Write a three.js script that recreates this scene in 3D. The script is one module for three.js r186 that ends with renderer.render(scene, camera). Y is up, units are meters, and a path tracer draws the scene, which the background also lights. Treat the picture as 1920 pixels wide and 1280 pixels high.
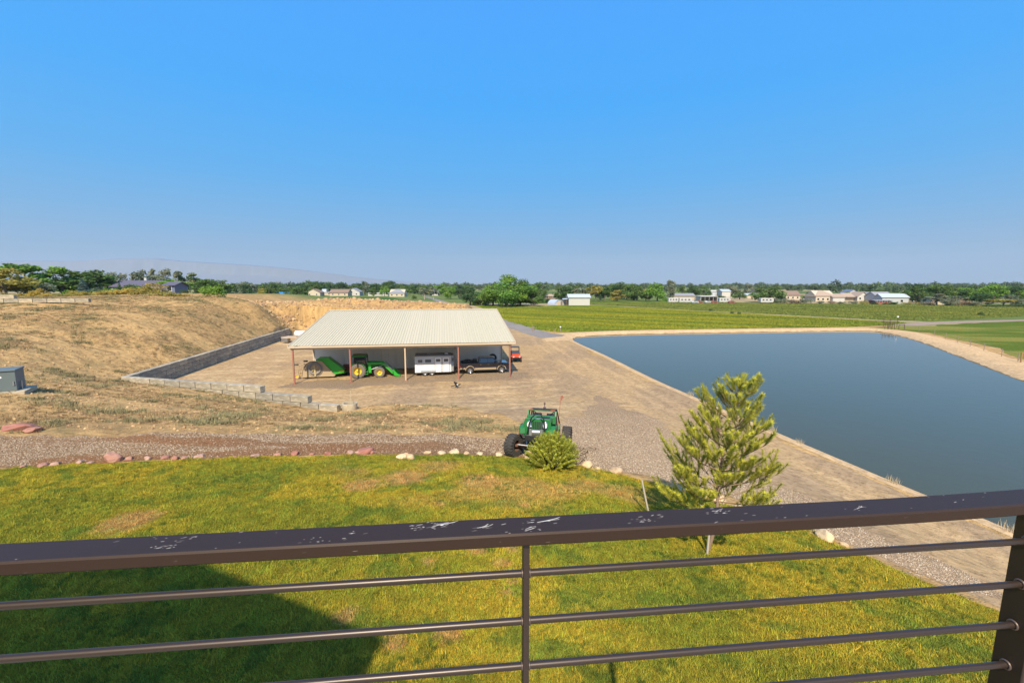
import * as THREE from 'three';
import { mergeGeometries } from 'three/addons/utils/BufferGeometryUtils.js';
import { RoundedBoxGeometry } from 'three/addons/geometries/RoundedBoxGeometry.js';

// ---------------------------------------------------------------- camera, sky, sun, exposure
const scene = new THREE.Scene();
const camera = new THREE.PerspectiveCamera(73.97, 1920 / 1280, 0.05, 30000);
camera.position.set(0, 10.8, 0);
camera.rotation.set(-Math.atan(107 / 850), 0, 0);
const renderer = new THREE.WebGLRenderer({ antialias: true });
renderer.toneMapping = THREE.LinearToneMapping;
const EXPO = 1.35;
renderer.toneMappingExposure = EXPO;
renderer.shadowMap.enabled = true;
const sstep = (a, b, x) => { const t = Math.min(1, Math.max(0, (x - a) / (b - a))); return t * t * (3 - 2 * t); };
const lerp = (a, b, t) => a + (b - a) * t;
{ // clear dry summer sky: deep blue overhead, paling to dusty grey blue on the horizon
  const W = 512, H = 512, data = new Float32Array(W * H * 4);
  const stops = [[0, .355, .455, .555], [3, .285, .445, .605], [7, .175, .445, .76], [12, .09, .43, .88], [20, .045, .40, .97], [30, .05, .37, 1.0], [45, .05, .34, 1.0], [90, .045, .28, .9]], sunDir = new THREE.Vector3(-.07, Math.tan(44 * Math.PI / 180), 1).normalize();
  for (let j = 0; j < H; j++) {
    const el = ((j + .5) / H - .5) * 180; let c;
    if (el <= 0) c = [.30, .29, .22];
    else { let k = 0; while (k < stops.length - 2 && stops[k + 1][0] < el) k++; const a = stops[k], b = stops[k + 1], t = Math.min(1, (el - a[0]) / (b[0] - a[0])); c = [1, 2, 3].map(i => lerp(a[i], b[i], t)); }
    for (let i = 0; i < W; i++) { // bright aureole added round the sun behind the viewer, to lift the shade
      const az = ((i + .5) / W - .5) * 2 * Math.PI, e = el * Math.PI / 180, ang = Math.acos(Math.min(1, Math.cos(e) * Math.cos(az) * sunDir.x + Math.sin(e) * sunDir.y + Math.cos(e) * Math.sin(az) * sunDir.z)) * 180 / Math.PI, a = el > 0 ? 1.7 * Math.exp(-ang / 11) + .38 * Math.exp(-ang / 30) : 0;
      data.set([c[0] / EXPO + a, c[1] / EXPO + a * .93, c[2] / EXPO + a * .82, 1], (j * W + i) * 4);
    }
  }
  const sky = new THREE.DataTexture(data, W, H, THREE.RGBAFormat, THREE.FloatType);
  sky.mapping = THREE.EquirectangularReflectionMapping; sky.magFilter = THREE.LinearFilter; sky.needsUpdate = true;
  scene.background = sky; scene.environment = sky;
}
const sun = new THREE.DirectionalLight(new THREE.Color(1.0, .875, .66), 5.0);
sun.position.set(-14, 200 * Math.tan(44 * Math.PI / 180), 200); sun.target.position.set(0, 0, -40);
sun.position.z += -40;
sun.castShadow = true; sun.shadow.mapSize.set(4096, 4096); sun.shadow.radius = 1.2;
Object.assign(sun.shadow.camera, { left: -130, right: 130, top: 130, bottom: -130, near: 1, far: 700 });
scene.add(sun, sun.target);
scene.fog = new THREE.FogExp2(new THREE.Color(.66, .82, 1), 0.00006);

// ---------------------------------------------------------------- small helpers
let seed = 7;
const rnd = () => { seed = (seed * 1664525 + 1013904223) >>> 0; return seed / 4294967296; };
const reseed = s => { seed = (s * 2654435761 + 12345) >>> 0; rnd(); rnd(); };
const rr = (a, b) => a + (b - a) * rnd();
const pick = a => a[Math.floor(rnd() * a.length)];
const hash = (x, y) => { let h = Math.imul(x | 0, 374761393) + Math.imul(y | 0, 668265263); h = Math.imul(h ^ (h >>> 13), 1274126177); return ((h ^ (h >>> 16)) >>> 0) / 4294967296; };
function noise(x, y, per = 0) { // value noise 0..1, tiling with period per when given
  const xi = Math.floor(x), yi = Math.floor(y), fx = x - xi, fy = y - yi, u = fx * fx * (3 - 2 * fx), v = fy * fy * (3 - 2 * fy);
  const w = per ? k => ((k % per) + per) % per : k => k;
  const a = hash(w(xi), w(yi)), b = hash(w(xi + 1), w(yi)), c = hash(w(xi), w(yi + 1)), d = hash(w(xi + 1), w(yi + 1));
  return lerp(lerp(a, b, u), lerp(c, d, u), v);
}
const fbm = (x, y, o = 4, per = 0) => { let s = 0, a = .5, t = 0, p = per; for (let i = 0; i < o; i++) { s += a * noise(x + i * 17, y + i * 31, p); t += a; a *= .5; x *= 2; y *= 2; p *= 2; } return s / t; };
const V = (x, y, z) => new THREE.Vector3(x, y, z);
const used = {};
function numbered(n) { const k = used[n] = (used[n] ?? -1) + 1; return k ? n + '_' + String(k).padStart(3, '0') : n; }
function tag(o, label, category, group) { o.userData.label = label; o.userData.category = category; if (group) o.userData.group = group; return o; }
function thing(name, label, category, x = 0, y = 0, z = 0, turn = 0, group) {
  const o = new THREE.Group(); o.name = numbered(name); o.position.set(x, y, z); o.rotation.y = turn; scene.add(o); return tag(o, label, category, group);
}
function part(parent, name, geo, mat, label) {
  const m = new THREE.Mesh(Array.isArray(geo) ? merge(geo) : geo, mat); m.name = name; if (label) m.userData.label = label; parent.add(m); return m;
}
function solo(name, geo, mat, label, category, x = 0, y = 0, z = 0, turn = 0, group) {
  const m = new THREE.Mesh(Array.isArray(geo) ? merge(geo) : geo, mat); m.name = numbered(name); m.position.set(x, y, z); m.rotation.y = turn; scene.add(m); return tag(m, label, category, group);
}
function struct(name, geo, mat, kind = 'structure') { const m = new THREE.Mesh(geo, mat); m.name = name; m.userData.kind = kind; scene.add(m); return m; }
function copy(o, label, x, y, z, turn = 0, s = 1, group) {
  const c = o.clone(); c.name = numbered(o.name.replace(/_\d{3}$/, '')); c.position.set(x, y, z); c.rotation.set(0, turn, 0); c.scale.setScalar(s); c.userData = { ...o.userData, label }; if (group) c.userData.group = group; scene.add(c); return c;
}
function merge(l) {
  l = l.flat(Infinity).map(g => { const n = g.index ? g.toNonIndexed() : g; for (const k of Object.keys(n.attributes)) if (!['position', 'normal', 'uv'].includes(k)) n.deleteAttribute(k); return n; });
  return l.length === 1 ? l[0] : mergeGeometries(l);
}
const place = (g, x, y, z, rx = 0, ry = 0, rz = 0) => { if (rx || ry || rz) g.applyMatrix4(new THREE.Matrix4().makeRotationFromEuler(new THREE.Euler(rx, ry, rz, 'YXZ'))); return g.translate(x, y, z); };
const box = (w, h, d, x = 0, y = 0, z = 0, rx = 0, ry = 0, rz = 0) => place(new THREE.BoxGeometry(w, h, d), x, y, z, rx, ry, rz);
const rbox = (w, h, d, b, x = 0, y = 0, z = 0, rx = 0, ry = 0, rz = 0) => place(new RoundedBoxGeometry(w, h, d, 2, b), x, y, z, rx, ry, rz);
function bar(a, b, r, n = 6, r2 = r) { // round bar between two points
  const d = b.clone().sub(a), g = new THREE.CylinderGeometry(r2, r, d.length(), n, 1);
  g.applyQuaternion(new THREE.Quaternion().setFromUnitVectors(V(0, 1, 0), d.normalize())); const m = a.clone().add(b).multiplyScalar(.5); return g.translate(m.x, m.y, m.z);
}
const tube = (pts, r, n = 6, seg = 24, closed = false) => new THREE.TubeGeometry(new THREE.CatmullRomCurve3(pts, closed, 'catmullrom', .3), seg, r, n, closed);
const pipe = (pts, r, n = 6) => pts.slice(1).map((p, i) => bar(pts[i], p, r, n));
function ext(pts, w, bevel = 0, z = 0) { // side profile (x,y) extruded across z, centred
  const s = pts instanceof THREE.Shape ? pts : new THREE.Shape(pts.map(p => new THREE.Vector2(p[0], p[1])));
  const g = new THREE.ExtrudeGeometry(s, { depth: w - 2 * bevel, bevelEnabled: bevel > 0, bevelThickness: bevel, bevelSize: bevel, bevelOffset: -bevel, bevelSegments: 2, curveSegments: 10 });
  return g.translate(0, 0, z - (w - 2 * bevel) / 2);
}
const cyl = (r, h, n, x = 0, y = 0, z = 0, rx = 0, ry = 0, rz = 0, r2 = r) => place(new THREE.CylinderGeometry(r2, r, h, n), x, y, z, rx, ry, rz);
const lathe = (pts, n = 24) => new THREE.LatheGeometry(pts.map(p => new THREE.Vector2(p[0], p[1])), n);
const ball = (r, x, y, z, sx = 1, sy = 1, sz = 1, n = 10) => new THREE.SphereGeometry(r, n, Math.max(6, n * .7 | 0)).scale(sx, sy, sz).translate(x, y, z);
const lin = (r, g, b) => new THREE.Color().setRGB(r, g, b);
const mat = (c, roughness = .7, o = {}) => new THREE.MeshStandardMaterial({ color: lin(...c), roughness, side: THREE.DoubleSide, ...o });
function dtex(n, fn, srgb = true) { // square tiling texture from fn(i,j) -> [r,g,b] 0..1
  const d = new Uint8Array(n * n * 4);
  for (let j = 0; j < n; j++) for (let i = 0; i < n; i++) { const c = fn(i, j); d.set([c[0] * 255, c[1] * 255, c[2] * 255, 255].map(v => Math.max(0, Math.min(255, v))), (j * n + i) * 4); }
  const t = new THREE.DataTexture(d, n, n); t.wrapS = t.wrapT = THREE.RepeatWrapping; t.magFilter = THREE.LinearFilter; t.minFilter = THREE.LinearMipmapLinearFilter; t.generateMipmaps = true;
  if (srgb) t.colorSpace = THREE.SRGBColorSpace; t.needsUpdate = true; return t;
}
function rep(t, r) { const c = t.clone(); c.repeat.set(r, r); c.needsUpdate = true; return c; }

// ---------------------------------------------------------------- the lie of the land (x right, d metres ahead, heights in metres above the yard)
const DATA = {"lawn":[[-70,1.5],[-70,17.5],[-20.63,17.48],[-16.24,18.38],[-11.16,18.98],[-6.22,19.55],[-2.65,19.68],[0.0,19.55],[2.77,18.77],[5.85,17.56],[7.67,16.26],[9.69,14.92],[11.42,12.91],[12.86,11.28],[16.5,7.5],[18.5,1.5]],"path":[[-70,17.5],[-20.63,17.48],[-16.24,18.38],[-11.16,18.98],[-6.22,19.55],[-2.65,19.68],[0.0,19.55],[2.77,18.77],[4.5,23],[-2.29,23.52],[-7.51,23.75],[-13.48,23.07],[-19.16,21.86],[-24.95,21.33],[-70,25]],"pond":[[21.45,18.4],[20.36,22.86],[18.83,30.91],[17.06,41.61],[15.55,49.88],[13.71,67.72],[11.18,84.2],[11.21,90.07],[14.17,95.78],[28.4,100.0],[53.81,103.42],[81.01,107.08],[86.33,105.83],[81.11,90.07],[67.35,65.73],[59.04,51.33],[52,38],[40,22],[30,8],[22.6,8]],"cp":[[-20.63,17.48,3.4],[-16.24,18.38,3.35],[-11.16,18.98,3.3],[-6.22,19.55,3.2],[-2.65,19.68,3.15],[0.0,19.55,3.1],[2.77,18.77,3.0],[5.85,17.56,2.8],[7.67,16.26,2.65],[9.69,14.92,2.5],[11.42,12.91,2.3],[12.86,11.28,2.1],[-24.95,21.33,3.4],[-19.16,21.86,3.3],[-13.48,23.07,3.0],[-7.51,23.75,2.8],[-2.29,23.52,2.7],[0,4,4.1],[-14,4,4.2],[-32,4,4.2],[12,4,3.3],[20,4,1.6],[0,9,3.95],[-9.5,8.5,4.05],[-24,10,4.0],[-45,12,4.2],[7,9,3.4],[0,14,3.6],[-10,14,3.75],[6,14,3.1],[16,12,1.5],[20,10,0.8],[-23.3,29.19,2.5],[-27.8,26.73,3.2],[-18.19,31.32,1.7],[-11.9,30.7,1.5],[-6.2,32.01,1.3],[-2.28,31.34,1.5],[-11.22,38.77,0.5],[-4.85,40.27,0.35],[0.88,36.41,0.9],[3.44,28.28,1.7],[6.95,41.26,0.6],[6.87,25.59,1.6],[10.73,30.46,1.0],[-32.19,28.44,3.7],[8.65,37.7,0.55],[-38.5,42.5,1.75],[-33,41,1.55],[-28,39.5,1.3],[-22.5,38.2,0.85],[-18,37.4,0.35],[-14.5,37,0.0],[-10,40,0],[-14,40,0],[-13,45,0],[-16,36,0.25],[-25,34,1.8],[-34,34,2.8],[-39.3,44,1.7],[-40.5,52,1.7],[-42,62,1.7],[-43.5,72,1.75],[-45,82,1.8],[-46.8,93,1.9],[-41.91,36.54,4.0],[-48.83,42.9,5.4],[-60.65,53.6,6.6],[-69.11,65.39,7.6],[-49.06,49.25,4.6],[-52.59,58.7,6.2],[-63.83,71.52,7.3],[-44.76,57.2,3.6],[-61.77,79.69,6.9],[-48.86,71.47,5.2],[-54.83,83.45,7.4],[-50.5,84.13,5.2],[-50,90,6.5],[-56,80,7.8],[-60,95,8],[-70,72,8.1],[-80,70,8.1],[-65,110,8],[-90,50,7],[-90,90,8.2],[-90,120,8.2],[-70,45,6],[-60,30,4],[-80,25,4.5],[0,40,0.2],[6,45,0.2],[8,55,0.25],[6,70,0.15],[5,85,0.2],[0,95,0],[0,110,0],[-8,112,0],[12,60,0.35],[16.3,40,0.4],[18,30,0.45],[19.6,21,0.5],[21,15,0.5],[9,92,0.3],[13,102,0.3],[30,106,0.3],[60,110,0.3],[90,112,0.3],[95,95,0.2],[80,70,0.1],[68,52,0.1],[20,130,0],[60,130,0],[100,130,0],[-10,130,0],[110,60,0],[90,30,0],[5,30,1.3],[9,25,1.4],[13,20,1.2],[12,30,0.75]],"yard":[[-38.4,43.9],[-41.4,61.8],[-46.2,93],[-44,97],[-30,99],[-12,100],[0,99],[4,80],[4,60],[0,46],[-10,41],[-14.6,37.9],[-22.4,39.1]],"bank":[[-55.2,96,6.21],[-54.5,101,6.57],[-49.3,105,6.77],[-40.0,110,7.35],[-34.8,110,6.96],[-29.4,109,6.61],[-21.5,108,6.53],[-13.8,107,6.19],[-11.6,105,5.29]]};
function sdPoly(pts) { // signed distance, negative inside
  return (x, y) => {
    let d = 1e9, s = 1;
    for (let i = 0, j = pts.length - 1; i < pts.length; j = i++) {
      const ax = pts[i][0], ay = pts[i][1], bx = pts[j][0], by = pts[j][1], ex = bx - ax, ey = by - ay, wx = x - ax, wy = y - ay;
      const t = Math.max(0, Math.min(1, (wx * ex + wy * ey) / (ex * ex + ey * ey))), qx = wx - ex * t, qy = wy - ey * t; d = Math.min(d, qx * qx + qy * qy);
      const c1 = y >= ay, c2 = y < by, c3 = ex * wy > ey * wx; if ((c1 && c2 && c3) || (!c1 && !c2 && !c3)) s = -s;
    }
    return s * Math.sqrt(d);
  };
}
function smoothPoly(pts, n = 2) { for (let k = 0; k < n; k++) { const o = []; pts.forEach((p, i) => { const q = pts[(i + 1) % pts.length]; o.push([lerp(p[0], q[0], .25), lerp(p[1], q[1], .25)], [lerp(p[0], q[0], .75), lerp(p[1], q[1], .75)]); }); pts = o; } return pts; }
const sdLawn = sdPoly(DATA.lawn), sdPath = sdPoly(DATA.path), sdPond = sdPoly(smoothPoly(DATA.pond, 2)), sdYard = sdPoly(DATA.yard);
const tps = (() => { // thin plate surface through surveyed spot heights
  const P = DATA.cp, n = P.length, N = n + 3, A = [], U = r2 => r2 > 1e-9 ? r2 * Math.log(r2) : 0;
  for (let i = 0; i < N; i++) { A[i] = new Float64Array(N + 1); }
  P.forEach((p, i) => { P.forEach((q, j) => A[i][j] = U((p[0] - q[0]) ** 2 + (p[1] - q[1]) ** 2)); A[i][i] += 6; A[i][n] = A[n][i] = 1; A[i][n + 1] = A[n + 1][i] = p[0]; A[i][n + 2] = A[n + 2][i] = p[1]; A[i][N] = p[2]; });
  for (let i = 0; i < N; i++) { let m = i; for (let k = i + 1; k < N; k++) if (Math.abs(A[k][i]) > Math.abs(A[m][i])) m = k; [A[i], A[m]] = [A[m], A[i]]; for (let k = i + 1; k < N; k++) { const f = A[k][i] / A[i][i]; if (f) for (let j = i; j <= N; j++) A[k][j] -= f * A[i][j]; } }
  const w = new Float64Array(N); for (let i = N - 1; i >= 0; i--) { let s = A[i][N]; for (let j = i + 1; j < N; j++) s -= A[i][j] * w[j]; w[i] = s / A[i][i]; }
  return (x, y) => { let s = w[n] + w[n + 1] * x + w[n + 2] * y; for (let i = 0; i < n; i++) s += w[i] * U((P[i][0] - x) ** 2 + (P[i][1] - y) ** 2); return s; };
})();
const BANK = DATA.bank;
function bankH(x, d) { // spoil bank and cut behind the barn
  let best = -9;
  for (let i = 1; i < BANK.length; i++) {
    const a = BANK[i - 1], b = BANK[i], ex = b[0] - a[0], ey = b[1] - a[1], t = Math.max(0, Math.min(1, ((x - a[0]) * ex + (d - a[1]) * ey) / (ex * ex + ey * ey)));
    const px = a[0] + ex * t, py = a[1] + ey * t, hy = lerp(a[2], b[2], t), r = Math.hypot(x - px, d - py), back = d > py;
    const lump = (fbm(x * .35, d * .35, 4) - .5) * 1.5 + (Math.abs(fbm(x * .9 + 9, d * .9, 3) - .5)) * 1.3;
    const fall = back ? (i > 4 ? r * .5 : r * .055) : Math.max(0, r - .4) * .78;
    best = Math.max(best, hy - fall + lump * sstep(0, 2.5, back ? 0 : r) * sstep(0, 3, hy - fall));
  }
  return best - Math.max(0, x + 12) * .95;
}
const plateau = (x, d) => 8 * sstep(-30, -75, x + (d - 100) * .12) * (1 - sstep(130, 330, d)) * sstep(20, 70, d);
function hgt(x, d) {
  const inNear = sstep(150, 122, d) * sstep(-108, -88, x) * sstep(122, 100, x);
  let h = plateau(x, d);
  if (inNear > 0) {
    let n = tps(x, Math.max(d, 2));
    n = Math.min(Math.max(n, d < 30 && x < 15 ? .2 : 0), 8.6); n = lerp(n, .12, sstep(-24, -12, x) * sstep(48, 60, d));
    const s = sdYard(x, d); n = lerp(.02 * noise(x * .5, d * .5), n, sstep(-.12, .12, s));
    n = Math.max(n, bankH(x, d));
    n += (fbm(x * .5, d * .5, 4) - .5) * .34 * sstep(.3, 3.5, s) * sstep(.5, 3, -sdLawnFast(x, d)) * (x < 4 ? 1 : .35) * sstep(.5, 4, sdPondFast(x, d));
    const sp = sdPondFast(x, d);
    n = lerp(.5, n, sstep(1, 7, sp));
    n = sp < 1.3 ? lerp(-2.2, n, sstep(-6.5, 1.3, sp)) : n;
    h = lerp(h, n, inNear);
  }
  return h;
}
const sdLawnFast = (x, d) => d < 24 ? -sdLawn(x, d) : -9, sdPondFast = (x, d) => (x > 0 && x < 100 && d < 118) ? sdPond(x, d) : 20;
// lattice shared by the ground and by every sheet laid on it
function axis(fineA, fineB, step, far, midA, midB, midStep) {
  const l = []; for (let v = midA; v < fineA - 1e-6; v += midStep) l.push(v); for (let v = fineA; v < fineB - 1e-6; v += step) l.push(v); for (let v = fineB; v <= midB; v += midStep) l.push(v);
  const lo = [], hi = []; let s = midStep * 1.3; for (let v = midA - s; v > -far; v -= s) { lo.unshift(v); s *= 1.1; } s = midStep * 1.3; for (let v = l[l.length - 1] + s; v < far; v += s) { hi.push(v); s *= 1.1; }
  return [...lo, ...l, ...hi];
}
const XS = axis(-50, 24, .4, 9000, -90, 104, .9), DS = axis(6, 66, .4, 9500, -2, 124, .9).filter(d => d > -60);
const HG = new Float32Array(XS.length * DS.length);
for (let j = 0; j < DS.length; j++) for (let i = 0; i < XS.length; i++) HG[j * XS.length + i] = hgt(XS[i], DS[j]);
function find(a, v) { let lo = 0, hi = a.length - 2; while (lo < hi) { const m = (lo + hi + 1) >> 1; if (a[m] <= v) lo = m; else hi = m - 1; } return lo; }
function H(x, z) { // ground height at world x,z, exactly on the lattice triangles
  const d = -z, i = find(XS, x), j = find(DS, d), fx = (x - XS[i]) / (XS[i + 1] - XS[i]), fy = (d - DS[j]) / (DS[j + 1] - DS[j]), W = XS.length;
  const a = HG[j * W + i], b = HG[j * W + i + 1], c = HG[(j + 1) * W + i], e = HG[(j + 1) * W + i + 1];
  return fx + fy < 1 ? a + (b - a) * fx + (c - a) * fy : e + (c - e) * (1 - fx) + (b - e) * (1 - fy);
}
function sheet(sd, lift, tint, range = [-1e9, 1e9, -1e9, 1e9], flat) { // the part of the lattice where sd < 0, cut cleanly at sd = 0
  const W = XS.length, pos = [], col = [], uv = [], idx = [], key = new Map();
  const vert = (x, d, h) => { const k = Math.round(x * 500) * 1e7 + Math.round(d * 500); let v = key.get(k); if (v === undefined) { v = pos.length / 3; key.set(k, v); pos.push(x, h + lift, -d); uv.push(x, d); const c = tint(x, d); col.push(c[0], c[1], c[2]); } return v; };
  const i0 = Math.max(0, find(XS, range[0])), i1 = Math.min(W - 2, find(XS, range[1])), j0 = Math.max(0, find(DS, range[2])), j1 = Math.min(DS.length - 2, find(DS, range[3]));
  const S = new Map(), sv = (i, j) => { const k = j * W + i; let v = S.get(k); if (v === undefined) S.set(k, v = sd(XS[i], DS[j])); return v; };
  for (let j = j0; j <= j1; j++) for (let i = i0; i <= i1; i++) for (const t of [[[i, j], [i + 1, j], [i, j + 1]], [[i + 1, j + 1], [i, j + 1], [i + 1, j]]]) {
    const q = t.map(([a, b]) => ({ x: XS[a], d: DS[b], h: flat ?? HG[b * W + a], s: sv(a, b) })); const o = [];
    if (q.every(p => p.s > 0)) continue;
    for (let k = 0; k < 3; k++) { const a = q[k], b = q[(k + 1) % 3]; if (a.s <= 0) o.push(a); if ((a.s <= 0) !== (b.s <= 0)) { const f = a.s / (a.s - b.s); o.push({ x: lerp(a.x, b.x, f), d: lerp(a.d, b.d, f), h: lerp(a.h, b.h, f) }); } }
    const v = o.map(p => vert(p.x, p.d, p.h)); for (let k = 2; k < v.length; k++) idx.push(v[0], v[k - 1], v[k]);
  }
  const g = new THREE.BufferGeometry(); g.setAttribute('position', new THREE.Float32BufferAttribute(pos, 3)); g.setAttribute('uv', new THREE.Float32BufferAttribute(uv, 2)); g.setAttribute('color', new THREE.Float32BufferAttribute(col, 3)); g.setIndex(idx); g.computeVertexNormals(); return g;
}
// ground textures, all in plain material colours
const pebble = (n, cells, pal, base) => { // scattered stones on fines
  reseed(cells); const P = []; for (let i = 0; i < cells * cells; i++) P.push([(i % cells + rnd()) / cells, ((i / cells | 0) + rnd()) / cells, rr(.25, .75), pick(pal), rr(.75, 1.2)]);
  return (i, j) => { const x = i / n, y = j / n, cx = Math.floor(x * cells), cy = Math.floor(y * cells); let bd = 9, b = null;
    for (let a = -1; a < 2; a++) for (let c = -1; c < 2; c++) { const p = P[((cy + c + cells) % cells) * cells + (cx + a + cells) % cells]; let dx = Math.abs(x - p[0]), dy = Math.abs(y - p[1]); dx = Math.min(dx, 1 - dx); dy = Math.min(dy, 1 - dy); const r = Math.hypot(dx, dy) * cells / p[2]; if (r < bd) { bd = r; b = p; } }
    const f = .85 + .3 * fbm(x * 32, y * 32, 3, 32); return bd < .8 ? b[3].map(v => v * b[4] * f) : base.map(v => v * f * .85); };
};
const T = {
  gravel: dtex(512, pebble(512, 46, [[.9, .85, .8], [.82, .78, .74], [1, .96, .9], [.74, .7, .68], [.88, .8, .72], [1.05, 1.02, .97]], [.84, .78, .7])),
  gravelB: dtex(512, (() => { const f = pebble(512, 46, [[.8, .8, .8], [.6, .6, .6], [1, 1, 1]], [.25, .25, .25]); return f; })(), false),
  dirt: dtex(1024, (i, j) => { const x = i / 1024, y = j / 1024, f = .80 + .30 * fbm(x * 40, y * 40, 5, 40), s = noise(x * 256, y * 256, 256) > .92 ? 1.08 : 1, w = sstep(.66, .74, fbm(x * 60 + 5, y * 60, 3, 60)) * .2; return [f * s - w * .6, f * s * .985 - w * .6, f * s * .96 - w * .55]; }),
  dirtB: dtex(1024, (i, j) => { const x = i / 1024, y = j / 1024, v = fbm(x * 24, y * 24, 6, 24) * .8 + .2 * noise(x * 256, y * 256, 256); return [v, v, v]; }, false),
  grass: dtex(512, (i, j) => { const x = i / 512, y = j / 512, v = .62 + .5 * fbm(x * 40, y * 40, 4, 40), k = fbm(x * 10 + 3, y * 10, 3, 10); return [v * lerp(.8, 1.05, k), v, v * .9]; }),
};
const gmat = (c, map, scale, bump, bs, o = {}) => new THREE.MeshPhysicalMaterial({ specularIntensity: .2, color: lin(...c), vertexColors: true, map: rep(map, scale), bumpMap: bump ? rep(bump, scale) : null, bumpScale: bs, roughness: 1, side: THREE.DoubleSide, ...o });
// ---------------------------------------------------------------- ground, sheets and water
const grey = (a, b, s, o = 0) => (x, d) => { const f = lerp(a, b, fbm(x * s + o, d * s + o, 4)); return [f, f, f]; };
const mix3 = (a, b, t) => [lerp(a[0], b[0], t), lerp(a[1], b[1], t), lerp(a[2], b[2], t)];
const scrub = (x, d) => { // dry weeds, pale caliche and browner soil lie in drifts on the slope
  const m = fbm(x * .16 + 4, d * .3 + 9, 5), k = fbm(x * .55, d * 1.3, 4);
  let c = mix3([.53, .345, .15], [.44, .285, .125], sstep(.35, .65, m));
  c = mix3(c, [.27, .185, .09], .6 * sstep(.56, .7, k) * sstep(6, 24, d));
  c = mix3(c, [.235, .20, .09], .45 * sstep(.62, .75, fbm(x * .8 + 31, d * .8, 3)));
  return c;
};
const farTint = (x, d) => { // patchwork of pasture, stubble and orchard far across the valley
  const cx = Math.floor(x / 170 + .6 * noise(d / 400, 3)), cy = Math.floor(d / 130), k = hash(cx * 7 + 3, cy * 13 + 1), f = .8 + .4 * fbm(x * .02, d * .05, 4);
  const c = k < .4 ? [.15, .20, .06] : k < .6 ? [.40, .32, .19] : k < .8 ? [.11, .16, .055] : [.26, .27, .1]; return c.map(v => v * f);
};
const groundTint = (x, d) => { const t = Math.max(sstep(126, 170, d), sstep(-95, -120, x) * sstep(80, 110, d), sstep(98, 106, x)); const b = x > 98 ? [.22, .25, .08] : scrub(x, d); return t <= 0 ? scrub(x, d) : t >= 1 ? farTint(x, d) : mix3(b, farTint(x, d), t); };
struct('ground', sheet(() => -1, 0, groundTint), gmat([1.02, 1, .98], T.dirt, 1 / 11, T.dirtB, .12));
const wob = (s, a, o = 0) => (x, d) => (fbm(x * s + o, d * s + o, 3) - .5) * a;
const wl = wob(1.1, .7), wp = wob(.6, 1.3, 5), wy = wob(.25, 3.5, 9), wf = wob(.12, 3, 2);
const lawnTint = (x, d) => { // thirsty lawn: yellow green with lush spots and burnt patches
  const m = fbm(x * .28 + 2, d * .4 + 6, 4), k = fbm(x * 1.3, d * 1.7 + 3, 3); let c = mix3([.485, .378, .04], [.35, .325, .036], sstep(.35, .62, m)); c = mix3(c, [.2, .255, .036], .75 * sstep(.58, .7, k)); c = mix3(c, [.60, .36, .13], .85 * dry(x, d)); return c;
};
const SPOTS = [[-2.36,14.03,0.22],[-0.92,11.24,0.28],[-0.03,11.31,0.22],[-2.11,10.54,0.22],[-0.27,10.54,0.22],[-0.14,9.35,0.12],[0.0,9.8,0.12],[-1.27,8.06,0.28],[-3.44,8.48,0.25],[-2.23,7.8,0.25],[0.44,14.11,0.2],[1.49,10.21,0.12],[-11.4,12.67,0.8],[-4.06,16.48,0.9],[-5.39,15.58,0.7],[-1.2,16.25,0.8]];
function dry(x, d) { let v = sstep(.5, .68, fbm(x * .33 + 40, d * .5 + 11, 4)) * sstep(13, 15.5, d) * sstep(-9, -5, x) * sstep(7, 4, x) * .75; for (const [sx, sd, r] of SPOTS) { const q = Math.hypot(x - sx, (d - sd)) / (r * (1 + .5 * (noise(x * 6, d * 6) - .5))); v = Math.max(v, sstep(1.15, .75, q)); } return v; }
struct('lawn', sheet((x, d) => sdLawn(x, d) + wl(x, d), .004, lawnTint, [-72, 20, 0, 22]), gmat([.85, .85, .85], T.grass, 1 / 1.7, T.grass, .03));
const trackTint = (x, d) => { const e = fbm(x * .3, d * 1.6, 3), q = mix3([.60, .5, .41], [.50, .43, .37], e); return x < -2 ? mix3(q, [.55, .33, .2], .6 * sstep(.45, .62, fbm(x * .18 + 3, d * .9, 3)) * sstep(0, -8, x)) : q; };
struct('gravel_path', sheet((x, d) => Math.max(sdPath(x, d) + wp(x, d) * .7, -(sdLawn(x, d) + wl(x, d)) - .4), .008, trackTint, [-72, 8, 14, 27]), gmat([.84, .67, .48], T.gravel, 1 / 1.6, T.gravelB, .03));
const sdDrive = sdPoly([[-38.3,44.1],[-41.4,61.8],[-46.1,93],[-40,98],[-8,104],[-2,150],[2,150],[6,108],[9.5,99],[10,84],[12.4,67],[14.4,49.5],[16,41.3],[17.8,30.6],[19.3,22.6],[20.4,18],[21.8,7],[18,4],[16.5,8],[12.8,12.4],[9.6,16.3],[6.6,19.5],[4,24],[0,31],[-4,36],[-10,38.6],[-14.6,38.2],[-22.4,39.3]]), sdYardGravel = sdPoly([[-25.25,46.71],[-23.79,49.6],[-12.88,53.82],[-1.32,55.16],[1.63,54.48],[2.5,52.24],[0.0,50.45],[-4.81,50.16],[-11.64,48.51],[-17.77,46.22]]);
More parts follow.
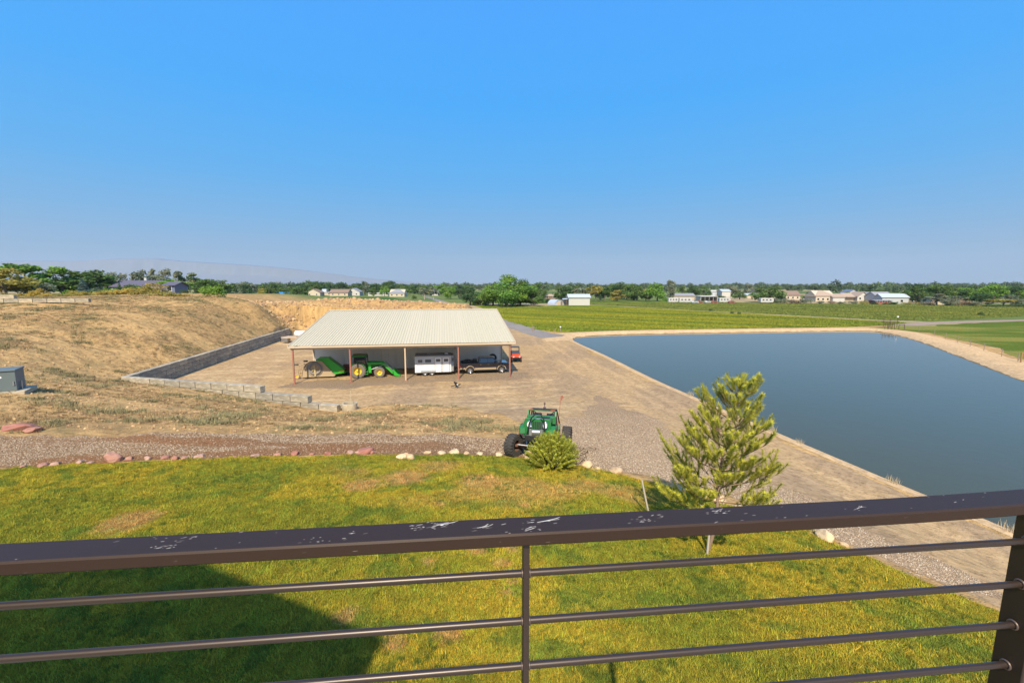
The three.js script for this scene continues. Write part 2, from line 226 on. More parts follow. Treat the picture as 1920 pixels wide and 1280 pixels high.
const driveTint = (x, d) => { const along = x * .98 + d * .13, f = .94 + .16 * fbm(along * 2.6, d * .12, 4), t = sstep(.4, .62, fbm(x * .3 + 8, d * .12, 4)); const s = d < 92 && x > 2 ? sdPond(x, d) : 0, rut = s > 1 && s < 11 ? .16 * (sstep(.5, .1, Math.abs(s - 3.4 - wf(x, d) * .15)) + sstep(.5, .1, Math.abs(s - 5.1 - wf(x, d) * .15)) + .7 * sstep(.6, .1, Math.abs(s - 7.2 - wf(x, d) * .3))) * (.4 + noise(x * .3, d * .3)) : 0; const streak = s > 0 && s < 11 ? 0 : sstep(.56, .74, fbm(x * .22 + d * .1 + 7, d * 1.1 - x * .25, 4)); return mix3(mix3([.42, .295, .16], [.35, .25, .15], t), [.56, .41, .235], .75 * streak).map(v => v * (f + rut)); };
struct('dirt_drive', sheet((x, d) => sdDrive(x, d) + wy(x, d) * .6, .004, driveTint, [-50, 30, 4, 125]), gmat([1.05, 1.03, 1], T.dirt, 1 / 9.3, T.dirtB, .06));
const sdStony = sdPoly([[0.0,20.6],[0.0,23.49],[3.49,28.78],[7.87,40.86],[10.21,35.17],[11.31,27.26],[12.78,21.16],[13.83,14.83],[15.54,13.27],[13.06,12.2],[10.19,15.73],[6.17,18.57],[2.87,19.49]]);
struct('stony_gravel', sheet((x, d) => sdStony(x, d) + wp(x, d) * 2.2, .008, grey(.68, .82, .5), [-30, 26, 6, 70]), gmat([.86, .66, .45], T.gravel, 1 / 1.6, T.gravelB, .03));
struct('shed_gravel', sheet((x, d) => sdYardGravel(x, d) + wp(x, d) * 1.6, .012, grey(.6, .74, .5), [-30, 6, 40, 66]), gmat([.85, .69, .5], T.gravel, 1 / 1.4, T.gravelB, .03));
// pond: turbid irrigation water in a real basin, pale sandy bank round it
const bankTint = (x, d) => mix3([.64, .45, .25], [.54, .375, .21], fbm(x * .3, d * .3, 4));
struct('pond_bank', sheet((x, d) => { const s = sdPond(x, d); return Math.max(s - 5 - wf(x, d) * .6, -s - 3, (x < 30 && d < 84) ? s - .9 : -9); }, .010, bankTint, [5, 104, 4, 122]), gmat([1.05, 1.05, 1.05], T.dirt, 1 / 10, T.dirtB, .08));
struct('wet_shore', sheet((x, d) => { const s = sdPond(x, d); return Math.max(s + .85 - .3 * noise(x * .8, d * .8), -s - 2.4); }, .018, grey(.5, .8, .9), [5, 104, 4, 122]), gmat([.34, .25, .14], T.dirt, 1 / 2, T.dirtB, .05));
const rip = dtex(512, (i, j) => { const v = fbm(i / 512 * 14, j / 512 * 14, 5, 14); return [v, v, v]; }, false);
struct('pond_water', sheet((x, d) => sdPond(x, d) - 1.2, 0, () => [1, 1, 1], [5, 104, 4, 122], 0), new THREE.MeshPhysicalMaterial({ color: lin(.066, .060, .018), roughness: .05, roughnessMap: rep(dtex(256, (i, j) => { const v = .35 + .65 * sstep(.35, .7, fbm(i / 256 * 6, j / 256 * 6, 4, 6)); return [v, v, v]; }, false), 1 / 55), ior: 1.333, bumpMap: rep(rip, 1 / 7), bumpScale: .006, side: THREE.DoubleSide }));
// fields
const rowDir = a => (x, d) => x * Math.cos(a) + d * Math.sin(a);
const r1 = rowDir(1.02), r2 = rowDir(1.2);
const hayTint = (x, d) => { const s = r1(x, d), k = fbm(s * .32, (x - d) * .01, 3), f = .85 + .3 * fbm(x * .2, d * .2, 4); return mix3([.285, .265, .014], [.16, .195, .012], sstep(.38, .6, k)).map(v => v * f); };
const beanTint = (x, d) => { const s = r2(x, d), k = fbm(s * .5, (x - d) * .03, 3), f = .8 + .4 * fbm(x * .3, d * .5, 4); return mix3([.22, .22, .03], [.12, .16, .025], sstep(.4, .62, k)).map(v => v * f); };
const sdHay = sdPoly([[-29.7,281],[-20,235],[-7.5,181],[-3.6,138],[5,108],[10.5,102],[14,101],[28,106],[54,109],[80,113],[100,119],[112,128],[99,152],[75,187],[43,240],[25,238],[12,222],[-8,226],[-20,262]]), sdBean = sdPoly([[45,243],[77,189.5],[101,157],[113,137],[125,134.5],[190,160],[260,190],[420,215],[430,245],[255,228],[201,240],[120,285],[60,300],[40,300],[38,262]]), sdPad = sdPoly([[89,113],[110,118],[150,136],[260,150],[260,30],[72,30],[66,48],[72,60],[84,80],[92,100]]), sdGreenW = sdPoly([[-232,352],[-180,330],[-140,250],[-60,190],[-30,185],[-55,260],[-100,380],[-150,400]]);
struct('hay_field', sheet((x, d) => sdHay(x, d) + wf(x, d) * .8, .02, hayTint, [-80, 320, 95, 400]), gmat([1, 1, 1], T.grass, 1 / 4.3, T.grass, .1));
struct('bean_field', sheet((x, d) => sdBean(x, d) + wf(x, d) * .5, .016, beanTint, [20, 500, 110, 420]), gmat([1, 1, 1], T.grass, 1 / 4.9, T.grass, .1));
struct('paddock_grass', sheet((x, d) => sdPad(x, d) + wf(x, d) * 1.4, .012, (x, d) => mix3([.33, .26, .06], [.15, .175, .02], sstep(.4, .6, fbm(x * .05, d * .16, 4))), [60, 260, 30, 150]), gmat([1, 1, 1], T.grass, 1 / 3.9, T.grass, .1));
struct('green_strip_field', sheet((x, d) => sdGreenW(x, d), .02, (x, d) => { const f = .8 + .4 * fbm(x * .1, d * .1, 3); return [.085 * f, .15 * f, .03 * f]; }, [-420, 0, 160, 520]), gmat([1, 1, 1], T.grass, 1 / 5, null, 0));
function ribbon(pts, w) { return (x, d) => { let b = 1e9; for (let i = 1; i < pts.length; i++) { const [ax, ay] = pts[i - 1], ex = pts[i][0] - ax, ey = pts[i][1] - ay, t = Math.max(0, Math.min(1, ((x - ax) * ex + (d - ay) * ey) / (ex * ex + ey * ey))); b = Math.min(b, Math.hypot(x - ax - ex * t, d - ay - ey * t)); } return b - w / 2; }; }
const ROAD = [[8,92],[3,108],[-4,135],[-12,165],[-25,215],[-48,300],[-75,400],[-110,560]], LANE = [[104,119],[120,128],[190,146],[320,175]], ROADW = [[-330,300],[-232,365],[-165,420],[-90,470],[-40,500]];
struct('paved_road', sheet(ribbon(ROAD, 5.5), .03, grey(.8, 1.05, .3), [-130, 20, 84, 640]), gmat([.30, .275, .255], T.dirt, 1 / 3, T.gravelB, .01));
struct('farm_lane', sheet((x, d) => ribbon(LANE, 5)(x, d) + wf(x, d) * .4, .03, grey(.85, 1.1, .3), [60, 330, 60, 240]), gmat([.36, .28, .22], T.dirt, 1 / 3, T.dirtB, .02));
struct('country_road', sheet(ribbon(ROADW, 9), .04, grey(.9, 1.05, .2), [-420, -20, 180, 640]), gmat([.36, .33, .31], T.dirt, 1 / 3, null, 0));
// ---------------------------------------------------------------- balcony railing, deck and the house behind the viewer
const bronze = (() => { // dark bronze powder coat, old bird droppings on the flat of the top rail
  const c = document.createElement('canvas'); c.width = 2048; c.height = 256; const k = c.getContext('2d'); k.fillStyle = '#36281f'; k.fillRect(0, 0, 2048, 256); reseed(77);
  for (let i = 0; i < 3000; i++) { const v = rnd() < .5 ? 0 : 90; k.fillStyle = `rgba(${v},${v},${v},.05)`; k.fillRect(rnd() * 2048, rnd() * 256, rr(2, 30), 1.5); }
  const splat = (x, y, n, s, a) => { for (let i = 0; i < n; i++) { k.save(); k.translate(x + rr(-s, s) * 2, y + rr(-s, s) * .8); k.rotate(-.55 + rr(-.4, .4)); k.fillStyle = `rgba(${pick(['226,220,204', '205,196,178', '238,235,226'])},${a * rr(.2, .8)})`; k.beginPath(); k.ellipse(0, 0, rr(1.5, 7) * (s > 20 ? 1.2 : .8), rr(1, 2.6), 0, 0, 7); k.fill(); k.restore(); } };
  const smear = (x, y, l, a) => { k.strokeStyle = `rgba(${pick(['222,215,198', '205,196,178'])},${a})`; k.lineCap = 'round'; for (let i = 0; i < 3; i++) { k.lineWidth = rr(1.2, 3.6); k.beginPath(); const ox = rr(-8, 8), oy = rr(-5, 5); k.moveTo(x + ox, y + oy); k.quadraticCurveTo(x + ox + l * .4, y + oy - rr(2, 14), x + ox + l * rr(.6, 1), y + oy - rr(8, 26)); k.stroke(); } };
  for (let i = 0; i < 9; i++) { const x = rr(20, 1050), y = rr(35, 95); splat(x, y, 6 + rnd() * 16 | 0, rr(8, 26), .85); if (i % 2) smear(x, y, rr(14, 46), .7); }
  for (let i = 0; i < 5; i++) { const x = rr(1100, 2000), y = rr(35, 95); splat(x, y, 4 + rnd() * 10 | 0, rr(8, 20), .75); if (i % 2) smear(x, y, rr(10, 30), .5); }
  for (let i = 0; i < 36; i++) splat(rr(10, 2040), rr(12, 118), 1, 2, .7);
  for (let i = 0; i < 12; i++) splat(rr(10, 2040), rr(150, 245), 1, 2, .6);
  const t = new THREE.CanvasTexture(c); t.colorSpace = THREE.SRGBColorSpace; return t;
})();
const railMat = new THREE.MeshPhysicalMaterial({ map: bronze, roughness: .55, metalness: .1, clearcoat: .12, clearcoatRoughness: .35, specularIntensity: .4, side: THREE.DoubleSide });
const metalMat = new THREE.MeshPhysicalMaterial({ color: lin(.046, .030, .021), roughness: .42, metalness: .35, clearcoat: .3, clearcoatRoughness: .3, side: THREE.DoubleSide });
const weldMat = mat([.16, .12, .10], .45, { metalness: .6 });
{
  const R = thing('balcony_railing', 'dark bronze metal balcony railing with horizontal rods and bird droppings on its top rail', 'railing', .032, 9.2, -.94, 5.7 * Math.PI / 180);
  const y = v => v - 9.2, top = y(10.8 - .532);
  { // top rail: flat bevelled tube, bending a little outwards at the corner
    const pr = [[-.022, -.029], [-.025, -.026], [-.025, -.004], [-.021, 0], [.046, 0], [.05, -.004], [.05, -.026], [.047, -.029]], pos = [], uv = [], idx = [], N = 90, t0 = -2.6, t1 = 1.75, n = pr.length;
    for (let i = 0; i <= N; i++) { const t = lerp(t0, t1, i / N), bend = -.03 * Math.max(0, t - .75) ** 2; pr.forEach((p, k) => { pos.push(t, top + p[1], -(p[0] + bend * -.35) + (bend)); const on = k >= 2 && k <= 5; uv.push(Math.min(1, Math.max(0, (t + 1.15) / 2.45)), on ? 1 - (.04 + .42 * (1 - (p[0] + .025) / .075)) : 1 - (.56 + .4 * (-p[1] / .029))); }); }
    for (let i = 0; i < N; i++) for (let k = 0; k < n; k++) { const a = i * n + k, b = i * n + (k + 1) % n, c = a + n, d = b + n; idx.push(a, c, b, b, c, d); }
    const g = new THREE.BufferGeometry(); g.setAttribute('position', new THREE.Float32BufferAttribute(pos, 3)); g.setAttribute('uv', new THREE.Float32BufferAttribute(uv, 2)); g.setIndex(idx);
    const f = g.toNonIndexed(); f.computeVertexNormals(); part(R, 'top_rail', f, railMat);
  }
  const ys = [10.8 - .6445, 10.8 - .7617, 10.8 - .8752, 10.8 - .989, 10.8 - 1.103, 10.8 - 1.216, 10.8 - 1.33].map(y);
  for (const v of ys) { part(R, 'rod', bar(V(-2.6, v, -.008), V(1.29, v, -.008), .0082, 14), metalMat); }
  for (const t of [0, -2.4]) { const b = part(R, 'baluster', rbox(.0135, top - .029 - .05, .034, .002, t, (top - .029 + .05) / 2, -.012), metalMat); for (const v of ys) for (const s of [-1, 1]) part(b, 'weld', place(new THREE.TorusGeometry(.0085, .0022, 6, 14), t + s * .0085, v, -.008, 0, Math.PI / 2, 0), weldMat); }
  const post = part(R, 'corner_post', rbox(.1, top - .029, .07, .004, 1.322, (top - .029) / 2, -.008, 0, 0, -.03), metalMat);
  for (const v of ys) part(post, 'collar', place(new THREE.TorusGeometry(.0105, .0032, 8, 18), 1.268 + (v - .5) * .03, v, -.008, 0, Math.PI / 2, 0), weldMat);
}
const stucco = mat([.52, .45, .36], .95, { bumpMap: rep(T.dirtB, .6), bumpScale: .01 }), deckMat = mat([.36, .33, .3], .9, { bumpMap: rep(T.dirtB, .5), bumpScale: .004 }), shingle = mat([.12, .1, .09], .95), glass = new THREE.MeshPhysicalMaterial({ color: lin(.02, .025, .03), roughness: .05, metalness: 0, clearcoat: 1, clearcoatRoughness: .03, side: THREE.DoubleSide }), trimW = mat([.75, .73, .68], .6);
{
  const Hs = thing('house', 'tan stucco house that the balcony belongs to, behind the viewer', 'house', 0, 0, 0);
  part(Hs, 'deck_slab', box(9.4, .22, 6.2, 2.3, 9.09, 2.05), deckMat);
  part(Hs, 'wall', [box(9.0, 5.6, 5.6, 2.3, 6.17, 2.3)], stucco);
  const gx = -10.5, half = 7.15, ev = 13.64, rg = 16.74, f = 2.05;
  const gs = new THREE.Shape([[gx - half + .3, 3.2], [gx + half - .3, 3.2], [gx + half - .3, ev - .15], [gx, rg - .2], [gx - half + .3, ev - .15]].map(p => new THREE.Vector2(...p)));
  part(Hs, 'gable_wall', new THREE.ExtrudeGeometry(gs, { depth: 11, bevelEnabled: false }).translate(0, 0, f + .25), stucco);
  for (const s of [-1, 1]) part(Hs, 'roof', box(Math.hypot(half + .3, rg - ev), .16, 12, gx + s * (half + .0) / 2, (ev + rg) / 2 - .02, f + 5.9, 0, 0, -s * Math.atan2(rg - ev, half)), shingle);
  for (const wx of [-14.5, -10.6, -6.5]) { const w = part(Hs, 'window', box(1.6, 1.7, .08, wx, 11, f + .22), trimW); part(w, 'pane', box(1.44, 1.54, .05, wx, 11, f + .19), glass); }
}
// ---------------------------------------------------------------- open fronted machine shed
const SH = 8.5 * Math.PI / 180, shedP = (a, y, r) => V(-23.75 + Math.cos(SH) * a - Math.sin(SH) * r, y, -48.5 - Math.sin(SH) * a - Math.cos(SH) * r);
const cream = mat([.52, .46, .315], .6), creamWall = mat([.80, .78, .70], .6), rust = mat([.31, .125, .085], .7), tanSteel = mat([.52, .38, .24], .7), trimTan = mat([.55, .43, .29], .6);
{
  const S = thing('machine_shed', 'long open fronted shed with cream ribbed metal roof and rust coloured posts', 'shed', -23.75, 0, -48.5, SH);
  const L = 23.75, sl = Math.atan2(2.7, 18.4), len = Math.hypot(18.4, 2.7) + .2, pw = .915, n = 27, rib = (x, h) => ext([[x - .05, 0], [x + .05, 0], [x + .03, h], [x - .03, h]], len).rotateX(0);
  const panelG = merge([box(pw - .006, .012, len, 0, 0, 0), ...[-.305, 0, .305].map(x => rib(x, .055).translate(0, .006, 0))]);
  const z0 = .2, cz = z0 - (len / 2) * Math.cos(sl), cy = 4.2 + .05 - .2 * Math.tan(sl) + (len / 2) * Math.sin(sl);
  const mats = [cream, mat([.53, .465, .32], .6), mat([.51, .455, .31], .6)]; reseed(5);
  for (let i = 0; i < n; i++) { const p = part(S, 'roof_panel', panelG, pick(mats)); p.position.set(-.35 + pw * (i + .5), cy + rr(-.002, .002), cz); p.rotation.x = sl; }
  const xe = -.35 + pw * n;
  part(S, 'rear_roof', box(xe + .35, .05, 13, (xe - .35) / 2, 6.9 + .05 - 6.4 * .147, -18.45 - 6.45, -sl), cream);
  part(S, 'ridge_cap', ext([[-.25, -.02], [0, .045], [.25, -.02], [.25, .0], [0, .068], [-.25, 0]], xe + .4).rotateY(Math.PI / 2).translate((xe - .35) / 2, 7.0, -18.42), cream);
  for (const [x, nm] of [[-.39, 'rake_trim'], [xe + .04, 'rake_trim']]) part(S, nm, box(.07, .2, len + .1, x, cy - .03, cz, sl), trimTan);
  part(S, 'gutter', rbox(xe + .45, .17, .16, .02, (xe - .35) / 2, 4.07, z0 + .08), trimTan);
  part(S, 'eave_beam', box(L + .4, .22, .14, L / 2, 3.88, .0), trimTan);
  for (let i = 0; i < 5; i++) { const x = L * i / 4, p = part(S, 'post', rbox(.16, 3.86, .16, .015, x, 1.84, 0), i === 2 ? tanSteel : rust, i === 2 ? 'tan painted post' : undefined); part(p, 'base_plate', box(.36, .03, .36, x, .035, 0), rust); }
  const wg = (h) => merge([box(.9, h, .012, 0, h / 2, 0), ...[-.3, 0, .3].map(x => ext([[x - .04, 0], [x + .04, 0], [x + .015, .032], [x - .015, .032]], h).rotateX(-Math.PI / 2).translate(0, h / 2, 0))]);
  const wallG = wg(4.95), wm = [creamWall, mat([.79, .77, .69], .62), mat([.81, .79, .715], .58)];
  for (let i = 0; i < 26; i++) { const p = part(S, 'wall_panel', wallG, pick(wm)); p.position.set(.15 + .905 * (i + .5), .12, -7.3); }
  part(S, 'wall_foot_shade', box(23.6, .24, .12, 11.9, .12, -7.36), mat([.2, .18, .16], .9));  // dark strip under the panels, coloured as the shade on the gravel
  for (const x of [.12, 23.72]) { part(S, 'side_wall', ext([[-7.38, .1], [-30.5, .1], [-30.5, 5.0], [-18.45, 6.75], [-7.38, 5.12]], .06).rotateY(-Math.PI / 2).translate(x, 0, 0), creamWall); part(S, 'corner_trim', rbox(.16, 4.9, .16, .02, x, 2.5, -7.27), trimTan); }
  for (let k = 0; k < 5; k++) part(S, 'rafter', box(.14, .26, 18.2, L * k / 4, 3.82 + 9.15 * Math.tan(sl), -9.2, sl), rust);
  for (let k = 1; k < 5; k++) part(S, 'purlin', box(L, .14, .07, L / 2, 4.07 + k * 1.55 * Math.tan(sl), -k * 1.55), trimTan);
  part(S, 'downpipe', bar(V(17.6, 2.4, -7.2), V(17.6, 3.9, -7.2), .05, 8), trimTan);
}
// ---------------------------------------------------------------- concrete block walls
const concTex = dtex(256, (i, j) => { const v = .7 + .35 * fbm(i / 256 * 8, j / 256 * 8, 5, 8) - (noise(i / 2, j / 2) > .93 ? .18 : 0); return [v, v * .985, v * .95]; });
const conc = [[.46, .41, .32], [.58, .50, .37], [.40, .365, .30], [.52, .46, .36]].map(c => mat(c, .95, { map: rep(concTex, .8), bumpMap: rep(concTex, .8), bumpScale: .02 }));
const blockG = new RoundedBoxGeometry(1.78, .588, .6, 1, .045), halfG = new RoundedBoxGeometry(.87, .588, .6, 1, .045);
function blockRun(T_, ax, az, bx, bz, y0, off, stop, start = 0) { // one course of blocks from a towards b
  const L = Math.hypot(bx - ax, bz - az), a = Math.atan2(-(bz - az), bx - ax), ux = (bx - ax) / L, uz = (bz - az) / L; let s = start - off;
  while (s < stop - .3) { const w = s < start ? start - s : 0; const short = w > .5 || s + 1.83 > stop + .5; const c = short ? (w > .5 ? s + 1.37 : s + .46) : s + .915; const b = part(T_, 'block', short ? halfG : blockG, pick(conc)); b.position.set(ax + ux * c + rr(-.01, .01) - T_.position.x, y0 + .3 - T_.position.y, az + uz * c + rr(-.015, .015) - T_.position.z); b.rotation.y = a + rr(-.012, .012); s += short && w > .5 ? 1.83 : short ? .915 : 1.83; }
}
{
  reseed(21);
  const A = [-38.2, -43.8], B = [-46.2, -93]; const L1 = Math.hypot(B[0] - A[0], B[1] - A[1]);
  const W = thing('retaining_wall', 'tall grey concrete block retaining wall holding back the dirt hillside beside the yard', 'retaining wall', A[0], 0, A[1]);
  for (let c = 0; c < 3; c++) blockRun(W, A[0], A[1], B[0], B[1], c * .605, c % 2 ? .915 : 0, L1 - c * 0, c % 2 ? 0 : 0);
  const C = [-14.8, -37.75], W2 = thing('wing_wall', 'low stepped concrete block wall half buried in dirt in front of the yard', 'retaining wall', C[0], 0, C[1]), L2 = Math.hypot(C[0] - A[0], C[1] - A[1]);
  blockRun(W2, C[0], C[1], A[0], A[1], 0, 0, L2 - .4); blockRun(W2, C[0], C[1], A[0], A[1], .605, .0, L2 - .4, 2.85); blockRun(W2, C[0], C[1], A[0], A[1], 1.21, .0, L2 - .4, 7.75);
  const W3 = thing('ridge_block_wall', 'row of grey concrete blocks along the top of the dirt hill', 'retaining wall', -66, H(-66, -70), -70);
  const yb = 8.05; blockRun(W3, -65.2, -70.2, -84, -66.6, yb, 0, 18.5); blockRun(W3, -65.2, -70.2, -84, -66.6, yb + .605, 0, 18.5, 9.6);
}
// ---------------------------------------------------------------- vehicles (each built nose towards +x, wheels on y = 0)
const rubber = mat([.035, .033, .031], .9), dustRubber = mat([.17, .145, .12], .95), jdGreen = mat([.022, .17, .028], .35), jdGreenB = mat([.03, .36, .035], .3), jdYellow = mat([.68, .46, .03], .45), black = mat([.02, .02, .02], .6), steel = mat([.42, .42, .42], .4, { metalness: .8 }), chrome = mat([.7, .7, .72], .18, { metalness: 1 }), darkGlass = new THREE.MeshPhysicalMaterial({ color: lin(.035, .06, .085), roughness: .04, clearcoat: 1, side: THREE.DoubleSide }), mudTan = mat([.40, .30, .18], .9), whiteP = new THREE.MeshPhysicalMaterial({ color: lin(.78, .78, .77), roughness: .35, clearcoat: .4, side: THREE.DoubleSide });
function wheel(parent, r, w, rimR, x, z, o = {}) {
  const g = new THREE.Group(); g.name = 'wheel'; g.position.set(x, o.y ?? r, z); if (o.turn) g.rotation.y = o.turn; parent.add(g);
  const t = [[rimR, -w * .42], [rimR + .02, -w * .5], [r * .9, -w * .5], [r * .975, -w * .4], [r, -w * .2], [r, w * .2], [r * .975, w * .4], [r * .9, w * .5], [rimR + .02, w * .5], [rimR, w * .42]];
  const tg = [lathe(t, 28).rotateX(Math.PI / 2)];
  if (o.lugs) for (let i = 0; i < o.lugs; i++) for (const s of [-1, 1]) { const a = (i + (s > 0 ? .5 : 0)) / o.lugs * Math.PI * 2, b = box(o.lugH ?? .05, (o.lugW ?? .06), w * .52, 0, 0, s * w * .27, s * (o.chev ?? .5), 0, 0).translate(r, 0, 0); b.rotateZ(a); tg.push(b); if (o.side) { const c = box(.1, .07, .05, r * .9, 0, s * w * .5).rotateZ(a); tg.push(c); } }
  part(g, 'tyre', tg, o.tyre ?? rubber);
  const dish = o.dish ?? .25, rg = [lathe([[rimR * 1.02, -w * .44], [rimR * 1.02, w * .44], [rimR * .93, w * .46], [rimR * .88, w * .46 - w * dish], [rimR * .4, w * .46 - w * dish * 1.2], [rimR * .36, w * .46 - w * dish * .6], [0, w * .46 - w * dish * .6]], 24).rotateX(Math.PI / 2)];
  if (o.spokes) for (let i = 0; i < o.spokes; i++) { const a = i / o.spokes * Math.PI * 2; rg.push(box(rimR * .6, rimR * .2, w * .12, rimR * .62, 0, w * .36).rotateZ(a)); }
  const rim = part(g, 'rim', rg, o.rim ?? steel); if (z < 0) { rim.rotation.y = Math.PI; }
  return g;
}
function arcPts(cx, cy, r, a0, a1, n = 9) { const o = []; for (let i = 0; i <= n; i++) { const a = lerp(a0, a1, i / n); o.push([cx + r * Math.cos(a), cy + r * Math.sin(a)]); } return o; }
const taper = (g, y0, k) => { const p = g.attributes.position; for (let i = 0; i < p.count; i++) p.setZ(i, p.getZ(i) * (1 - k * Math.max(0, p.getY(i) - y0))); g.computeVertexNormals(); return g; };
{ // crew cab pickup
  const navy = new THREE.MeshPhysicalMaterial({ color: lin(.006, .008, .022), roughness: .25, clearcoat: 1, clearcoatRoughness: .04, side: THREE.DoubleSide }), tan = new THREE.MeshPhysicalMaterial({ color: lin(.36, .27, .17), roughness: .35, clearcoat: .6, side: THREE.DoubleSide });
  const p = shedP(18.0, 0, 3.6), t = thing('pickup_truck', 'dark blue crew cab pickup truck with tan lower trim under the shed roof', 'pickup truck', p.x, .02, p.z, SH + .03);
  const rw = 1.25, fw = 5.12, wr = .41, up = 1.2;
  const low = [[.05, .62], ...arcPts(rw, .44, .52, Math.PI, 0), ...[[1.8, .5], [4.5, .5]], ...arcPts(fw, .44, .52, Math.PI, 0), [5.72, .5], [6.05, .55], [6.1, .8], [6.08, 1.18], [5.85, 1.27], [4.62, 1.34], [4.5, up + .1], [2.3, up + .1], [2.25, 1.3], [.08, 1.3], [.03, 1.1]];
  part(t, 'body', ext(low, 1.96, .04), navy);
  for (const s of [-1, 1]) {
    part(t, 'lower_trim', ext([[1.82, .5], [4.46, .5], [4.46, .74], [1.82, .74]], .03, 0, s * .985), tan);
    part(t, 'lower_trim', ext([[.06, .6], [.7, .6], [.7, .78], [.06, .78]], .03, 0, s * .985), tan);
    for (const x of [rw, fw]) part(t, 'fender_flare', place(new THREE.TorusGeometry(.53, .055, 6, 18, Math.PI), x, .44, s * .97), tan);
    wheel(t, wr, .28, .25, rw, s * .84, { rim: chrome, spokes: 6 }); wheel(t, wr, .28, .25, fw, s * .84, { rim: chrome, spokes: 6 });
    part(t, 'mirror', rbox(.14, .26, .2, .03, 4.35, 1.42, s * 1.13), black);
    part(t, 'door_handle', box(.16, .03, .03, 2.55, 1.12, s * .995), chrome); part(t, 'door_handle', box(.16, .03, .03, 3.5, 1.12, s * .995), chrome);
    part(t, 'headlight', rbox(.14, .2, .34, .03, 6.05, .98, s * .76), whiteP); part(t, 'tail_light', rbox(.06, .36, .14, .02, .05, 1.05, s * .92), mat([.4, .02, .02], .3));
    part(t, 'running_board', rbox(2.6, .05, .16, .02, 3.15, .45, s * 1.0), black);
    const cb = [[2.52, 1.38], [3.38, 1.38], [3.38, 1.78], [2.62, 1.78]], fb = [[3.46, 1.38], [4.42, 1.38], [4.02, 1.78], [3.46, 1.78]];
    part(t, 'side_window', taper(ext(cb, .02, 0, s * .872), 1.28, .3), darkGlass); part(t, 'side_window', taper(ext(fb, .02, 0, s * .872), 1.28, .3), darkGlass);
  }
  part(t, 'cab', taper(ext([[2.3, 1.28], [4.78, 1.28], [4.12, 1.9], [4.0, 1.94], [2.55, 1.94], [2.38, 1.86]], 1.72, .05), 1.28, .3), navy);
  part(t, 'windshield', box(.02, .74, 1.34, 4.47, 1.6, 0, 0, 0, .83), darkGlass); part(t, 'rear_window', box(.02, .4, 1.3, 2.34, 1.62, 0, 0, 0, -.1), darkGlass);
  part(t, 'bed_interior', box(2.0, .03, 1.6, 1.22, 1.305, 0), black);
  const cg = [box(.7, .28, .5, .7, 1.42, .2, 0, .4), ball(.3, 1.5, 1.38, .1, 1.2, .7, 1.4, 8), box(.5, .35, .9, 1.9, 1.44, -.1, 0, -.2), tube([V(.3, 1.35, -.5), V(1, 1.55, -.4), V(1.9, 1.35, -.6)], .09)]; part(t, 'bed_load', cg, black);
  part(t, 'grille', rbox(.08, .4, 1.0, .03, 6.09, .95, 0), chrome); part(t, 'front_bumper', rbox(.22, .26, 1.95, .05, 6.14, .58, 0), chrome); part(t, 'rear_bumper', rbox(.2, .2, 1.85, .04, -.03, .6, 0), chrome);
}
